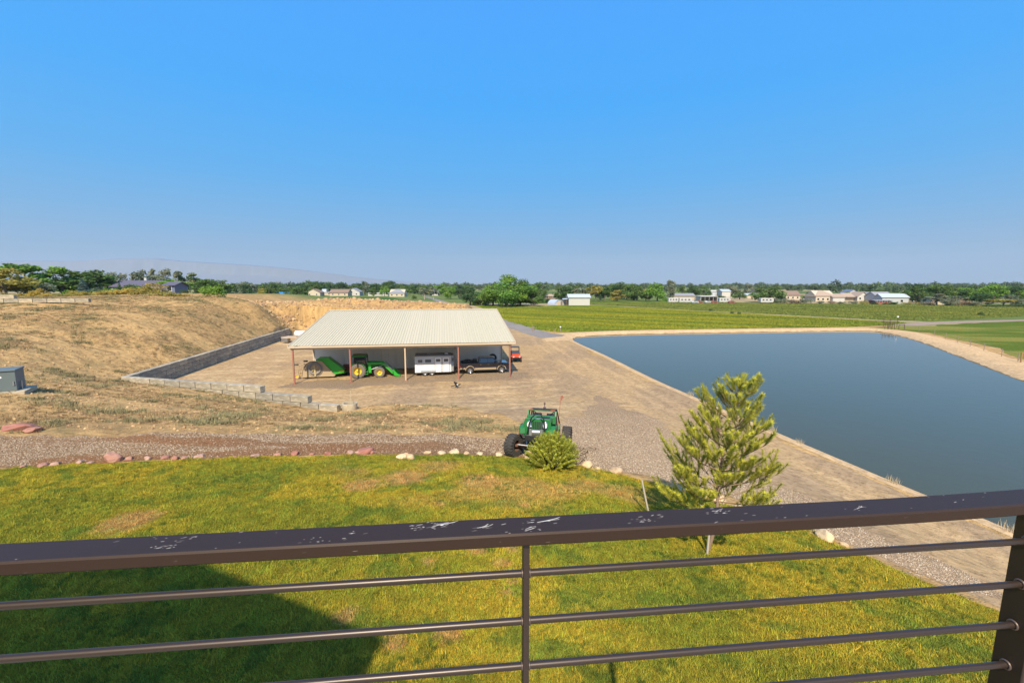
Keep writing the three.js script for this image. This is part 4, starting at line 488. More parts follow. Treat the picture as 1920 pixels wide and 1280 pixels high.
const TREES = [[-141.1,-132,9.9,17.5,1,1,0],[-131.4,-118,6.9,16.9,0,3,1],[-131.7,-125,5.3,11.4,4,4,2],[-138.2,-120,5.7,14.5,0,3,3],[-140.0,-142,7.5,17.6,0,0,4],[-139.8,-150,8.2,20.4,0,0,5],[-137.8,-155,6.9,11.7,0,4,6],[-120.5,-128,4.6,5.0,3,5,7],[-168.9,-195,10.6,12.4,0,4,8],[-163.2,-200,12.0,12.1,0,4,9],[-160.9,-205,12.0,10.1,2,4,10],[-155.4,-205,12.2,11.2,0,4,11],[-144.6,-200,11.5,13.3,1,4,12],[-146.2,-210,10.2,12.7,0,0,13],[-90.9,-118,3.1,6.8,5,6,14],[-112.2,-150,5.1,11.8,6,1,15],[-104.2,-124,3.1,8.3,0,0,16],[-95.9,-122,3.2,7.4,0,3,17],[-89.9,-112,3.1,5.9,4,3,18],[-60.7,-92,3.6,5.5,4,1,19],[-87.8,-128,3.2,5.0,3,2,20],[-111.3,-170,6.0,14.4,0,0,21],[-80.5,-112,1.4,3.2,4,2,22],[-115.5,-104,1.2,4.1,4,3,23],[-113.1,-104,1.0,4.1,4,7,24],[-110.4,-106,2.3,5.0,4,7,25],[-106.1,-104,1.1,3.5,4,7,26],[-102.8,-104,1.0,4.6,4,3,27],[-105.4,-110,1.8,5.2,4,3,28],[-100.2,-108,1.5,5.7,4,3,29],[-93.4,-104,1.4,6.0,4,3,30],[-84.7,-100,2.1,8.1,4,7,31],[-80.0,-98,1.4,4.6,4,3,32],[-72.6,-94,1.2,4.9,4,3,33],[-68.9,-92,1.2,4.1,4,3,34],[-69.4,-94,0.6,3.0,4,3,35],[-66.3,-92,0.8,2.4,4,3,36],[-108.9,-112,1.9,3.2,4,1,37],[-102.6,-112,2.2,3.8,4,2,38],[-98.7,-112,2.5,4.4,4,1,39],[-99.0,-115,3.3,2.4,3,2,40],[-111.5,-130,2.8,4.4,4,0,41],[-106.9,-128,2.4,5.0,4,2,42],[-102.5,-130,2.0,5.8,4,2,43],[-319.5,-500.7,13.7,20.7,0,4,44],[-270.5,-431.7,11.4,15.1,0,2,45],[-320.1,-523.2,13.0,21.1,0,0,46],[-267.2,-449.6,12.3,20.7,0,4,47],[-252.0,-432.0,11.7,14.4,0,4,48],[-304.6,-531.4,11.7,18.7,0,4,49],[-301.2,-544.2,12.2,25.6,0,0,50],[-272.7,-505.0,11.0,16.6,0,2,51],[-238.2,-447.7,14.0,21.4,0,0,52],[-277.3,-541.2,13.7,24.6,0,4,53],[-254.6,-506.1,12.7,23.7,0,0,54],[-271.0,-558.8,12.5,18.6,0,2,55],[-257.7,-547.6,13.0,23.7,0,2,56],[-256.9,-558.4,14.6,18.2,0,0,57],[-248.3,-558.7,15.5,25.1,0,0,58],[-186.4,-432.6,13.1,16.4,0,0,59],[-216.8,-509.9,15.3,22.1,0,2,60],[-223.9,-549.8,14.5,19.0,0,0,61],[-174.3,-440.0,12.4,13.6,0,2,62],[-176.1,-467.9,14.0,20.1,0,2,63],[-204.9,-554.6,11.3,20.6,0,0,64],[-168.4,-480.2,11.4,20.5,0,0,65],[-187.5,-552.3,13.3,21.1,0,2,66],[-157.3,-486.9,14.1,17.4,0,2,67],[-154.1,-484.0,12.7,14.9,0,4,68],[-134.0,-447.3,12.3,16.3,0,2,69],[-135.8,-475.8,12.1,20.8,0,0,70],[-151.0,-554.1,15.8,20.5,0,0,71],[-133.1,-508.2,14.7,17.1,0,2,72],[-113.1,-464.3,11.7,15.0,0,0,73],[-204.0,-330,12.3,17.0,0,2,74],[-192.5,-320,8.9,10.9,4,4,75],[-198.3,-340,12.0,15.5,0,2,76],[-184.0,-320,7.8,9.2,4,4,77],[-164.0,-300,8.6,9.1,0,3,78],[-159.4,-300,9.6,11.8,0,0,79],[-159.9,-330,9.3,12.0,0,0,80],[-154.1,-330,9.7,13.0,0,0,81],[-151.8,-335,8.9,7.9,2,2,82],[-127.6,-420,8.4,8.9,0,0,83],[-117.7,-420,10.3,10.2,0,1,84],[-122.9,-515.7,12.1,18.0,0,2,85],[-103.7,-446.2,11.0,16.9,0,0,86],[-119.5,-552.9,10.1,17.0,0,0,87],[-109.0,-523.9,11.8,18.8,0,2,88],[-84.8,-436.9,10.7,13.2,0,0,89],[-81.9,-467.6,9.7,13.4,0,2,90],[-79.0,-479.0,10.7,19.3,0,1,91],[-73.8,-478.4,11.1,16.0,0,1,92],[-60.3,-420.7,9.5,17.1,0,1,93],[-70.7,-558.0,10.0,15.5,0,1,94],[-57.1,-512.8,10.7,16.3,0,2,95],[-52.9,-540.6,9.5,22.7,0,0,96],[-71.0,-330,4.7,4.3,4,0,97],[-63.6,-330,9.3,12.0,1,4,98],[-57.0,-330,9.7,11.0,1,4,99],[-45.7,-340,8.8,11.4,0,1,100],[-38.9,-340,8.0,10.3,0,2,101],[-22.0,-238,8.6,14.5,0,2,102],[-19.6,-250,7.0,7.9,4,0,103],[10.9,-228,7.1,11.8,0,0,104],[20.0,-330,13.5,13.5,0,0,105],[16.6,-262,5.0,4.8,4,1,106],[19.6,-262,5.0,4.8,4,2,107],[22.7,-262,4.7,4.8,4,2,108],[26.4,-265,4.3,4.2,4,2,109],[32.4,-302.3,9.3,14.2,0,0,110],[35.6,-300.7,9.8,11.7,0,2,111],[43.0,-326.2,10.7,16.5,1,0,112],[44.6,-312.6,9.4,13.7,0,4,113],[47.3,-306.1,9.3,11.7,0,4,114],[58.6,-340.3,9.4,12.4,1,3,115],[55.8,-302.5,11.1,12.2,1,3,116],[62.9,-323.6,9.6,11.8,0,2,117],[61.9,-302.5,10.5,11.2,1,0,118],[71.6,-324.5,11.5,12.2,0,0,119],[74.4,-318.0,11.3,13.2,0,2,120],[82.8,-335.8,10.8,12.6,0,0,121],[85.3,-330.2,9.6,13.9,0,3,122],[83.2,-302.7,10.1,14.5,0,0,123],[59.5,-305,7.3,12.1,1,4,124],[69.4,-300,7.3,11.9,0,3,125],[83.2,-310,11.9,15.0,0,0,126],[94.6,-296,12.9,16.6,0,1,127],[108.4,-310,14.4,11.3,2,4,128],[89.8,-305,8.0,9.3,0,3,129],[97.1,-290,4.4,6.1,4,1,130],[123.3,-330,9.7,11.0,0,0,131],[142.9,-360,10.8,13.1,0,2,132],[159.8,-380,9.5,13.8,0,0,133],[181.5,-420,8.4,8.8,4,2,134],[157.4,-345,4.0,9.9,4,2,135],[203.4,-420,11.3,19.1,0,4,136],[165.2,-330,5.8,12.0,0,0,137],[223.3,-430,11.3,15.7,0,4,138],[155.4,-275,10.5,22.5,0,0,139],[151.8,-262,4.7,5.5,4,4,140],[156.5,-262,4.1,8.9,4,4,141],[160.2,-258,3.6,9.5,4,6,142],[166.8,-258,3.9,10.2,4,4,143],[173.4,-255,2.2,5.4,4,4,144],[179.3,-255,2.2,5.4,4,6,145],[185.4,-255,1.9,5.4,4,4,146],[189.0,-252,2.6,5.3,4,4,147],[193.9,-250,3.0,5.2,4,3,148],[199.3,-250,1.8,5.3,4,2,149],[205.3,-250,1.2,4.6,4,2,150],[209.3,-248,2.4,6.5,4,2,151],[213.5,-246,1.9,5.8,4,3,152],[219.2,-244,2.0,5.8,4,3,153],[196.4,-300,7.0,11.9,0,2,154],[246.1,-360,7.9,10.9,0,0,155],[232.8,-315,6.4,8.6,0,0,156],[233.1,-310,6.1,6.5,4,2,157],[251.6,-330,6.6,7.0,0,0,158],[258.4,-330,7.4,9.0,0,2,159],[265.4,-330,7.4,10.0,0,0,160],[265.9,-325,7.0,7.9,0,2,161],[249.9,-283.5,12.0,12.9,0,2,162],[227.8,-255.7,10.5,13.1,0,0,163],[253.3,-279.9,8.6,17.1,0,2,164],[277.3,-305.2,8.2,18.2,0,1,165],[280.8,-303.4,9.1,16.7,0,0,166],[287.8,-307.3,10.2,14.1,0,2,167],[241.8,-257.3,11.6,16.3,0,0,168],[266.0,-277.3,8.8,11.1,0,0,169],[307.1,-316.9,8.1,17.5,0,0,170],[303.2,-311.4,10.0,18.4,0,0,171],[255.3,-258.0,10.0,14.1,0,1,172],[255.7,-256.2,8.4,14.6,0,2,173],[314.0,-310.3,10.5,15.4,0,2,174],[302.5,-294.5,8.2,14.7,0,0,175],[293.8,-283.0,9.2,12.4,0,1,176],[318.1,-303.9,10.0,16.0,0,2,177],[277.3,-261.9,11.7,15.7,0,1,178],[318.1,-296.9,8.6,12.8,0,0,179],[313.2,-291.2,8.4,18.3,0,1,180],[299.2,-273.7,9.4,13.9,0,1,181],[298.5,-271.4,11.2,10.9,0,2,182],[296.4,-266.0,9.9,12.2,0,2,183],[294.3,-261.5,8.4,13.8,0,1,184],[335.3,-296.4,8.5,17.0,0,0,185],[218.9,-238,3.3,7.5,4,6,186],[222.7,-238,6.7,13.0,1,4,187],[222.8,-232,4.6,11.0,4,4,188],[233.5,-238,5.3,10.9,1,4,189],[230.4,-230,4.1,10.3,4,6,190],[230.5,-226,3.2,6.5,4,4,191],[259.6,-236,5.9,12.2,0,4,192],[244.1,-236,6.7,11.5,0,2,193],[244.6,-226,4.2,12.4,6,3,194],[230.8,-224,1.4,5.3,4,3,195],[233.1,-222,1.5,7.6,4,2,196],[238.1,-221,1.3,7.6,4,2,197],[244.0,-220,1.6,8.7,4,2,198],[247.9,-219,1.9,7.5,4,2,199]]; // x, z, height, width, kind, foliage, label, group
const TLABEL = [["broadleaf_tree","tall open crowned bright green tree at the far left edge","tree"],["olive_tree","olive brown bushy tree at the far left edge below the tall tree","tree"],["grey_shrub","grey green leafy thicket between the leftmost trees","shrub"],["olive_tree","olive green bushy tree cut by the left picture edge","tree"],["broadleaf_tree","wide green tree left of the blue spruce","tree"],["broadleaf_tree","dense green tree behind the blue spruce","tree"],["broadleaf_tree","pale green tree right of the blue spruce","tree"],["spruce_tree","pointed blue spruce in front of the left tree clump","tree"],["cottonwood_tree","round grey green cottonwood behind the dark roofed house","tree"],["cottonwood_tree","first from the left: grey green cottonwood in the row behind the dark roofed house","tree","cottonwoods behind the dark roofed house"],["cottonwood_tree","second from the left: grey green cottonwood in the row behind the dark roofed house","tree","cottonwoods behind the dark roofed house"],["cottonwood_tree","third from the left: grey green cottonwood in the row behind the dark roofed house","tree","cottonwoods behind the dark roofed house"],["cottonwood_tree","fourth from the left: grey green cottonwood in the row behind the dark roofed house","tree","cottonwoods behind the dark roofed house"],["cottonwood_tree","fifth from the left: grey green cottonwood in the row behind the dark roofed house","tree","cottonwoods behind the dark roofed house"],["bare_tree","half bare tree with pale branches beside the dark roofed house","tree"],["broadleaf_tree","flat topped yellow green tree right of the dark roofed house","tree"],["broadleaf_tree","small green tree in front of the dark roofed house","tree"],["broadleaf_tree","small olive tree in front of the dark roofed house","tree"],["shrub","yellow green thicket in front of the dark roofed house","shrub"],["round_shrub","bright green round shrub standing alone on the hill crest","shrub"],["juniper_tree","dark juniper left of the round shrub on the hill crest","tree"],["broadleaf_tree","wide green tree behind the round shrub on the hill crest","tree"],["dark_shrub","small dark shrub right of the blue porch","shrub"],["rabbitbrush","first from the left: yellow flowering brush along the top of the dirt hill","shrub","yellow brush along the hill top"],["rabbitbrush","second from the left: yellow flowering brush along the top of the dirt hill","shrub","yellow brush along the hill top"],["rabbitbrush","third from the left: yellow flowering brush along the top of the dirt hill","shrub","yellow brush along the hill top"],["rabbitbrush","fourth from the left: yellow flowering brush along the top of the dirt hill","shrub","yellow brush along the hill top"],["rabbitbrush","fifth from the left: yellow flowering brush along the top of the dirt hill","shrub","yellow brush along the hill top"],["rabbitbrush","sixth from the left: yellow flowering brush along the top of the dirt hill","shrub","yellow brush along the hill top"],["rabbitbrush","seventh from the left: yellow flowering brush along the top of the dirt hill","shrub","yellow brush along the hill top"],["rabbitbrush","eighth from the left: yellow flowering brush along the top of the dirt hill","shrub","yellow brush along the hill top"],["rabbitbrush","ninth from the left: yellow flowering brush along the top of the dirt hill","shrub","yellow brush along the hill top"],["rabbitbrush","tenth from the left: yellow flowering brush along the top of the dirt hill","shrub","yellow brush along the hill top"],["rabbitbrush","eleventh from the left: yellow flowering brush along the top of the dirt hill","shrub","yellow brush along the hill top"],["rabbitbrush","twelfth from the left: yellow flowering brush along the top of the dirt hill","shrub","yellow brush along the hill top"],["rabbitbrush","thirteenth from the left: yellow flowering brush along the top of the dirt hill","shrub","yellow brush along the hill top"],["rabbitbrush","fourteenth from the left: yellow flowering brush along the top of the dirt hill","shrub","yellow brush along the hill top"],["green_shrub","first from the left: small green shrub among the yellow brush on the hill top","shrub","green shrubs on the hill top"],["green_shrub","second from the left: small green shrub among the yellow brush on the hill top","shrub","green shrubs on the hill top"],["green_shrub","third from the left: small green shrub among the yellow brush on the hill top","shrub","green shrubs on the hill top"],["green_shrub","fourth from the left: small green shrub among the yellow brush on the hill top","shrub","green shrubs on the hill top"],["green_shrub","fifth from the left: small green shrub among the yellow brush on the hill top","shrub","green shrubs on the hill top"],["green_shrub","sixth from the left: small green shrub among the yellow brush on the hill top","shrub","green shrubs on the hill top"],["green_shrub","seventh from the left: small green shrub among the yellow brush on the hill top","shrub","green shrubs on the hill top"],["broadleaf_tree","first from the left: green tree in the belt behind the far left houses","tree","tree belt behind the far left houses"],["broadleaf_tree","second from the left: green tree in the belt behind the far left houses","tree","tree belt behind the far left houses"],["broadleaf_tree","third from the left: green tree in the belt behind the far left houses","tree","tree belt behind the far left houses"],["broadleaf_tree","fourth from the left: green tree in the belt behind the far left houses","tree","tree belt behind the far left houses"],["broadleaf_tree","fifth from the left: green tree in the belt behind the far left houses","tree","tree belt behind the far left houses"],["broadleaf_tree","sixth from the left: green tree in the belt behind the far left houses","tree","tree belt behind the far left houses"],["broadleaf_tree","seventh from the left: green tree in the belt behind the far left houses","tree","tree belt behind the far left houses"],["broadleaf_tree","eighth from the left: green tree in the belt behind the far left houses","tree","tree belt behind the far left houses"],["broadleaf_tree","ninth from the left: green tree in the belt behind the far left houses","tree","tree belt behind the far left houses"],["broadleaf_tree","tenth from the left: green tree in the belt behind the far left houses","tree","tree belt behind the far left houses"],["broadleaf_tree","eleventh from the left: green tree in the belt behind the far left houses","tree","tree belt behind the far left houses"],["broadleaf_tree","twelfth from the left: green tree in the belt behind the far left houses","tree","tree belt behind the far left houses"],["broadleaf_tree","thirteenth from the left: green tree in the belt behind the far left houses","tree","tree belt behind the far left houses"],["broadleaf_tree","fourteenth from the left: green tree in the belt behind the far left houses","tree","tree belt behind the far left houses"],["broadleaf_tree","fifteenth from the left: green tree in the belt behind the far left houses","tree","tree belt behind the far left houses"],["broadleaf_tree","sixteenth from the left: green tree in the belt behind the far left houses","tree","tree belt behind the far left houses"],["broadleaf_tree","seventeenth from the left: green tree in the belt behind the far left houses","tree","tree belt behind the far left houses"],["broadleaf_tree","eighteenth from the left: green tree in the belt behind the far left houses","tree","tree belt behind the far left houses"],["broadleaf_tree","nineteenth from the left: green tree in the belt behind the far left houses","tree","tree belt behind the far left houses"],["broadleaf_tree","twentieth from the left: green tree in the belt behind the far left houses","tree","tree belt behind the far left houses"],["broadleaf_tree","twenty-first from the left: green tree in the belt behind the far left houses","tree","tree belt behind the far left houses"],["broadleaf_tree","twenty-second from the left: green tree in the belt behind the far left houses","tree","tree belt behind the far left houses"],["broadleaf_tree","twenty-third from the left: green tree in the belt behind the far left houses","tree","tree belt behind the far left houses"],["broadleaf_tree","twenty-fourth from the left: green tree in the belt behind the far left houses","tree","tree belt behind the far left houses"],["broadleaf_tree","twenty-fifth from the left: green tree in the belt behind the far left houses","tree","tree belt behind the far left houses"],["broadleaf_tree","twenty-sixth from the left: green tree in the belt behind the far left houses","tree","tree belt behind the far left houses"],["broadleaf_tree","twenty-seventh from the left: green tree in the belt behind the far left houses","tree","tree belt behind the far left houses"],["broadleaf_tree","twenty-eighth from the left: green tree in the belt behind the far left houses","tree","tree belt behind the far left houses"],["broadleaf_tree","twenty-ninth from the left: green tree in the belt behind the far left houses","tree","tree belt behind the far left houses"],["broadleaf_tree","thirtieth from the left: green tree in the belt behind the far left houses","tree","tree belt behind the far left houses"],["roadside_tree","first from the left: small green tree beside the country road and far left houses","tree","trees along the country road"],["roadside_tree","second from the left: small green tree beside the country road and far left houses","tree","trees along the country road"],["roadside_tree","third from the left: small green tree beside the country road and far left houses","tree","trees along the country road"],["roadside_tree","fourth from the left: small green tree beside the country road and far left houses","tree","trees along the country road"],["roadside_tree","fifth from the left: small green tree beside the country road and far left houses","tree","trees along the country road"],["roadside_tree","sixth from the left: small green tree beside the country road and far left houses","tree","trees along the country road"],["roadside_tree","seventh from the left: small green tree beside the country road and far left houses","tree","trees along the country road"],["roadside_tree","eighth from the left: small green tree beside the country road and far left houses","tree","trees along the country road"],["roadside_tree","ninth from the left: small green tree beside the country road and far left houses","tree","trees along the country road"],["roadside_tree","tenth from the left: small green tree beside the country road and far left houses","tree","trees along the country road"],["roadside_tree","eleventh from the left: small green tree beside the country road and far left houses","tree","trees along the country road"],["broadleaf_tree","first from the left: green tree along the road left of the great cottonwood","tree","trees left of the great cottonwood"],["broadleaf_tree","second from the left: green tree along the road left of the great cottonwood","tree","trees left of the great cottonwood"],["broadleaf_tree","third from the left: green tree along the road left of the great cottonwood","tree","trees left of the great cottonwood"],["broadleaf_tree","fourth from the left: green tree along the road left of the great cottonwood","tree","trees left of the great cottonwood"],["broadleaf_tree","fifth from the left: green tree along the road left of the great cottonwood","tree","trees left of the great cottonwood"],["broadleaf_tree","sixth from the left: green tree along the road left of the great cottonwood","tree","trees left of the great cottonwood"],["broadleaf_tree","seventh from the left: green tree along the road left of the great cottonwood","tree","trees left of the great cottonwood"],["broadleaf_tree","eighth from the left: green tree along the road left of the great cottonwood","tree","trees left of the great cottonwood"],["broadleaf_tree","ninth from the left: green tree along the road left of the great cottonwood","tree","trees left of the great cottonwood"],["broadleaf_tree","tenth from the left: green tree along the road left of the great cottonwood","tree","trees left of the great cottonwood"],["broadleaf_tree","eleventh from the left: green tree along the road left of the great cottonwood","tree","trees left of the great cottonwood"],["broadleaf_tree","twelfth from the left: green tree along the road left of the great cottonwood","tree","trees left of the great cottonwood"],["roadside_tree","first from the left: small tree near the end of the paved road","tree","trees near the end of the paved road"],["roadside_tree","second from the left: small tree near the end of the paved road","tree","trees near the end of the paved road"],["roadside_tree","third from the left: small tree near the end of the paved road","tree","trees near the end of the paved road"],["roadside_tree","fourth from the left: small tree near the end of the paved road","tree","trees near the end of the paved road"],["roadside_tree","fifth from the left: small tree near the end of the paved road","tree","trees near the end of the paved road"],["broadleaf_tree","rounded dark green tree left of the great cottonwood","tree"],["shrub","leafy shrub beside the small house under the great cottonwood","shrub"],["broadleaf_tree","low spreading tree right of the great cottonwood","tree"],["broadleaf_tree","round tree standing alone between the great cottonwood and the white barn","tree"],["garden_shrub","first from the left: small leafy shrub between the great cottonwood and the quonset hut","shrub","shrubs beside the quonset hut"],["garden_shrub","second from the left: small leafy shrub between the great cottonwood and the quonset hut","shrub","shrubs beside the quonset hut"],["garden_shrub","third from the left: small leafy shrub between the great cottonwood and the quonset hut","shrub","shrubs beside the quonset hut"],["garden_shrub","fourth from the left: small leafy shrub between the great cottonwood and the quonset hut","shrub","shrubs beside the quonset hut"],["broadleaf_tree","first from the left: green tree in the belt behind the white barn","tree","tree belt behind the white barn"],["broadleaf_tree","second from the left: green tree in the belt behind the white barn","tree","tree belt behind the white barn"],["broadleaf_tree","third from the left: green tree in the belt behind the white barn","tree","tree belt behind the white barn"],["broadleaf_tree","fourth from the left: green tree in the belt behind the white barn","tree","tree belt behind the white barn"],["broadleaf_tree","fifth from the left: green tree in the belt behind the white barn","tree","tree belt behind the white barn"],["broadleaf_tree","sixth from the left: green tree in the belt behind the white barn","tree","tree belt behind the white barn"],["broadleaf_tree","seventh from the left: green tree in the belt behind the white barn","tree","tree belt behind the white barn"],["broadleaf_tree","eighth from the left: green tree in the belt behind the white barn","tree","tree belt behind the white barn"],["broadleaf_tree","ninth from the left: green tree in the belt behind the white barn","tree","tree belt behind the white barn"],["broadleaf_tree","tenth from the left: green tree in the belt behind the white barn","tree","tree belt behind the white barn"],["broadleaf_tree","eleventh from the left: green tree in the belt behind the white barn","tree","tree belt behind the white barn"],["broadleaf_tree","twelfth from the left: green tree in the belt behind the white barn","tree","tree belt behind the white barn"],["broadleaf_tree","thirteenth from the left: green tree in the belt behind the white barn","tree","tree belt behind the white barn"],["broadleaf_tree","fourteenth from the left: green tree in the belt behind the white barn","tree","tree belt behind the white barn"],["grey_tree","thin greyish tree in front of the belt right of the white barn","tree"],["broadleaf_tree","olive green tree right of the white barn","tree"],["broadleaf_tree","round topped tree rising above the belt right of the white barn","tree"],["broadleaf_tree","dense bright green tree left of the parked campers","tree"],["poplar_tree","tall feathery grey green tree behind the dense bright green tree","tree"],["broadleaf_tree","small olive tree left of the dense bright green tree","tree"],["yellow_shrub","yellow green shrub at the foot of the dense bright green tree","shrub"],["yard_tree","first from the left: small green tree among the sheds and parked campers","tree","trees among the sheds and campers"],["yard_tree","second from the left: small green tree among the sheds and parked campers","tree","trees among the sheds and campers"],["yard_tree","third from the left: small green tree among the sheds and parked campers","tree","trees among the sheds and campers"],["yard_tree","fourth from the left: small green tree among the sheds and parked campers","tree","trees among the sheds and campers"],["yard_tree","fifth from the left: small green tree among the sheds and parked campers","tree","trees among the sheds and campers"],["yard_tree","sixth from the left: small green tree among the sheds and parked campers","tree","trees among the sheds and campers"],["yard_tree","seventh from the left: small green tree among the sheds and parked campers","tree","trees among the sheds and campers"],["yard_tree","eighth from the left: small green tree among the sheds and parked campers","tree","trees among the sheds and campers"],["broadleaf_tree","broad dark green tree right of the parked campers","tree"],["field_edge_brush","first from the left: grey green brush along the far edge of the field","shrub","brush along the far edge of the field"],["field_edge_brush","second from the left: grey green brush along the far edge of the field","shrub","brush along the far edge of the field"],["field_edge_brush","third from the left: grey green brush along the far edge of the field","shrub","brush along the far edge of the field"],["field_edge_brush","fourth from the left: grey green brush along the far edge of the field","shrub","brush along the far edge of the field"],["field_edge_brush","fifth from the left: grey green brush along the far edge of the field","shrub","brush along the far edge of the field"],["field_edge_brush","sixth from the left: grey green brush along the far edge of the field","shrub","brush along the far edge of the field"],["field_edge_brush","seventh from the left: grey green brush along the far edge of the field","shrub","brush along the far edge of the field"],["field_edge_brush","eighth from the left: grey green brush along the far edge of the field","shrub","brush along the far edge of the field"],["field_edge_brush","ninth from the left: grey green brush along the far edge of the field","shrub","brush along the far edge of the field"],["field_edge_brush","tenth from the left: grey green brush along the far edge of the field","shrub","brush along the far edge of the field"],["field_edge_brush","eleventh from the left: grey green brush along the far edge of the field","shrub","brush along the far edge of the field"],["field_edge_brush","twelfth from the left: grey green brush along the far edge of the field","shrub","brush along the far edge of the field"],["field_edge_brush","thirteenth from the left: grey green brush along the far edge of the field","shrub","brush along the far edge of the field"],["field_edge_brush","fourteenth from the left: grey green brush along the far edge of the field","shrub","brush along the far edge of the field"],["yard_tree","first from the left: dark green tree between the houses on the right","tree","trees between the right hand houses"],["yard_tree","second from the left: dark green tree between the houses on the right","tree","trees between the right hand houses"],["yard_tree","third from the left: dark green tree between the houses on the right","tree","trees between the right hand houses"],["yard_tree","fourth from the left: dark green tree between the houses on the right","tree","trees between the right hand houses"],["yard_tree","fifth from the left: dark green tree between the houses on the right","tree","trees between the right hand houses"],["yard_tree","sixth from the left: dark green tree between the houses on the right","tree","trees between the right hand houses"],["yard_tree","seventh from the left: dark green tree between the houses on the right","tree","trees between the right hand houses"],["yard_tree","eighth from the left: dark green tree between the houses on the right","tree","trees between the right hand houses"],["broadleaf_tree","first from the left: green tree in the dense grove at the right edge","tree","grove at the right edge"],["broadleaf_tree","second from the left: green tree in the dense grove at the right edge","tree","grove at the right edge"],["broadleaf_tree","third from the left: green tree in the dense grove at the right edge","tree","grove at the right edge"],["broadleaf_tree","fourth from the left: green tree in the dense grove at the right edge","tree","grove at the right edge"],["broadleaf_tree","fifth from the left: green tree in the dense grove at the right edge","tree","grove at the right edge"],["broadleaf_tree","sixth from the left: green tree in the dense grove at the right edge","tree","grove at the right edge"],["broadleaf_tree","seventh from the left: green tree in the dense grove at the right edge","tree","grove at the right edge"],["broadleaf_tree","eighth from the left: green tree in the dense grove at the right edge","tree","grove at the right edge"],["broadleaf_tree","ninth from the left: green tree in the dense grove at the right edge","tree","grove at the right edge"],["broadleaf_tree","tenth from the left: green tree in the dense grove at the right edge","tree","grove at the right edge"],["broadleaf_tree","eleventh from the left: green tree in the dense grove at the right edge","tree","grove at the right edge"],["broadleaf_tree","twelfth from the left: green tree in the dense grove at the right edge","tree","grove at the right edge"],["broadleaf_tree","thirteenth from the left: green tree in the dense grove at the right edge","tree","grove at the right edge"],["broadleaf_tree","fourteenth from the left: green tree in the dense grove at the right edge","tree","grove at the right edge"],["broadleaf_tree","fifteenth from the left: green tree in the dense grove at the right edge","tree","grove at the right edge"],["broadleaf_tree","sixteenth from the left: green tree in the dense grove at the right edge","tree","grove at the right edge"],["broadleaf_tree","seventeenth from the left: green tree in the dense grove at the right edge","tree","grove at the right edge"],["broadleaf_tree","eighteenth from the left: green tree in the dense grove at the right edge","tree","grove at the right edge"],["broadleaf_tree","nineteenth from the left: green tree in the dense grove at the right edge","tree","grove at the right edge"],["broadleaf_tree","twentieth from the left: green tree in the dense grove at the right edge","tree","grove at the right edge"],["broadleaf_tree","twenty-first from the left: green tree in the dense grove at the right edge","tree","grove at the right edge"],["broadleaf_tree","twenty-second from the left: green tree in the dense grove at the right edge","tree","grove at the right edge"],["broadleaf_tree","twenty-third from the left: green tree in the dense grove at the right edge","tree","grove at the right edge"],["broadleaf_tree","twenty-fourth from the left: green tree in the dense grove at the right edge","tree","grove at the right edge"],["russian_olive","first from the left: silver grey olive shrub in front of the right hand grove","shrub","silver shrubs before the right hand grove"],["russian_olive","second from the left: silver grey olive shrub in front of the right hand grove","shrub","silver shrubs before the right hand grove"],["russian_olive","third from the left: silver grey olive shrub in front of the right hand grove","shrub","silver shrubs before the right hand grove"],["russian_olive","fourth from the left: silver grey olive shrub in front of the right hand grove","shrub","silver shrubs before the right hand grove"],["russian_olive","fifth from the left: silver grey olive shrub in front of the right hand grove","shrub","silver shrubs before the right hand grove"],["russian_olive","sixth from the left: silver grey olive shrub in front of the right hand grove","shrub","silver shrubs before the right hand grove"],["russian_olive","seventh from the left: silver grey olive shrub in front of the right hand grove","shrub","silver shrubs before the right hand grove"],["broadleaf_tree","low rounded dark tree in front of the right hand grove","tree"],["flat_tree","flat topped umbrella shaped tree near the right edge of the field","tree"],["hedge_shrub","first from the left: low dark hedge shrub at the field end","shrub","hedge at the right end of the field"],["hedge_shrub","second from the left: low dark hedge shrub at the field end","shrub","hedge at the right end of the field"],["hedge_shrub","third from the left: low dark hedge shrub at the field end","shrub","hedge at the right end of the field"],["hedge_shrub","fourth from the left: low dark hedge shrub at the field end","shrub","hedge at the right end of the field"],["hedge_shrub","fifth from the left: low dark hedge shrub at the field end","shrub","hedge at the right end of the field"]];
for (const [x, z, h, w, k, c, l] of TREES) { const [name, label, cat, group] = TLABEL[l]; tree(name, x, z, h, w, KINDS[k], c, label, cat, group); }
{ // the big cottonwood by the barn: dense crown of its own
  const T1 = [crownGeo('round', 901, 6500, .021), trunkGeo('round', 902)];
  [[-2.6,-226,16.0,27.4,"great spreading cottonwood tree beside the barnyard",1],[4.3,-232,13.8,17.6,"dark ivy clad cottonwood close behind the great cottonwood",0],[-9.9,-236,11.6,15.8,"smaller cottonwood on the left flank of the great cottonwood",1]].forEach(([x, z, h, w, label, c]) => tree('cottonwood_tree', x, z, h, w, 'round', c, label, 'tree', undefined, T1));
}
function many(name, geo, material, n, fn) { // uncountable ground cover: one instanced object
  const m = new THREE.InstancedMesh(geo, material, n); m.name = name; m.userData.kind = 'stuff'; const o = new THREE.Object3D(); let k = 0;
  for (let i = 0; i < n * 4 && k < n; i++) { const r = fn(o); if (!r) continue; o.updateMatrix(); m.setMatrixAt(k, o.matrix); m.setColorAt(k, lin(...r)); k++; }
  m.count = k; scene.add(m); return m;
}
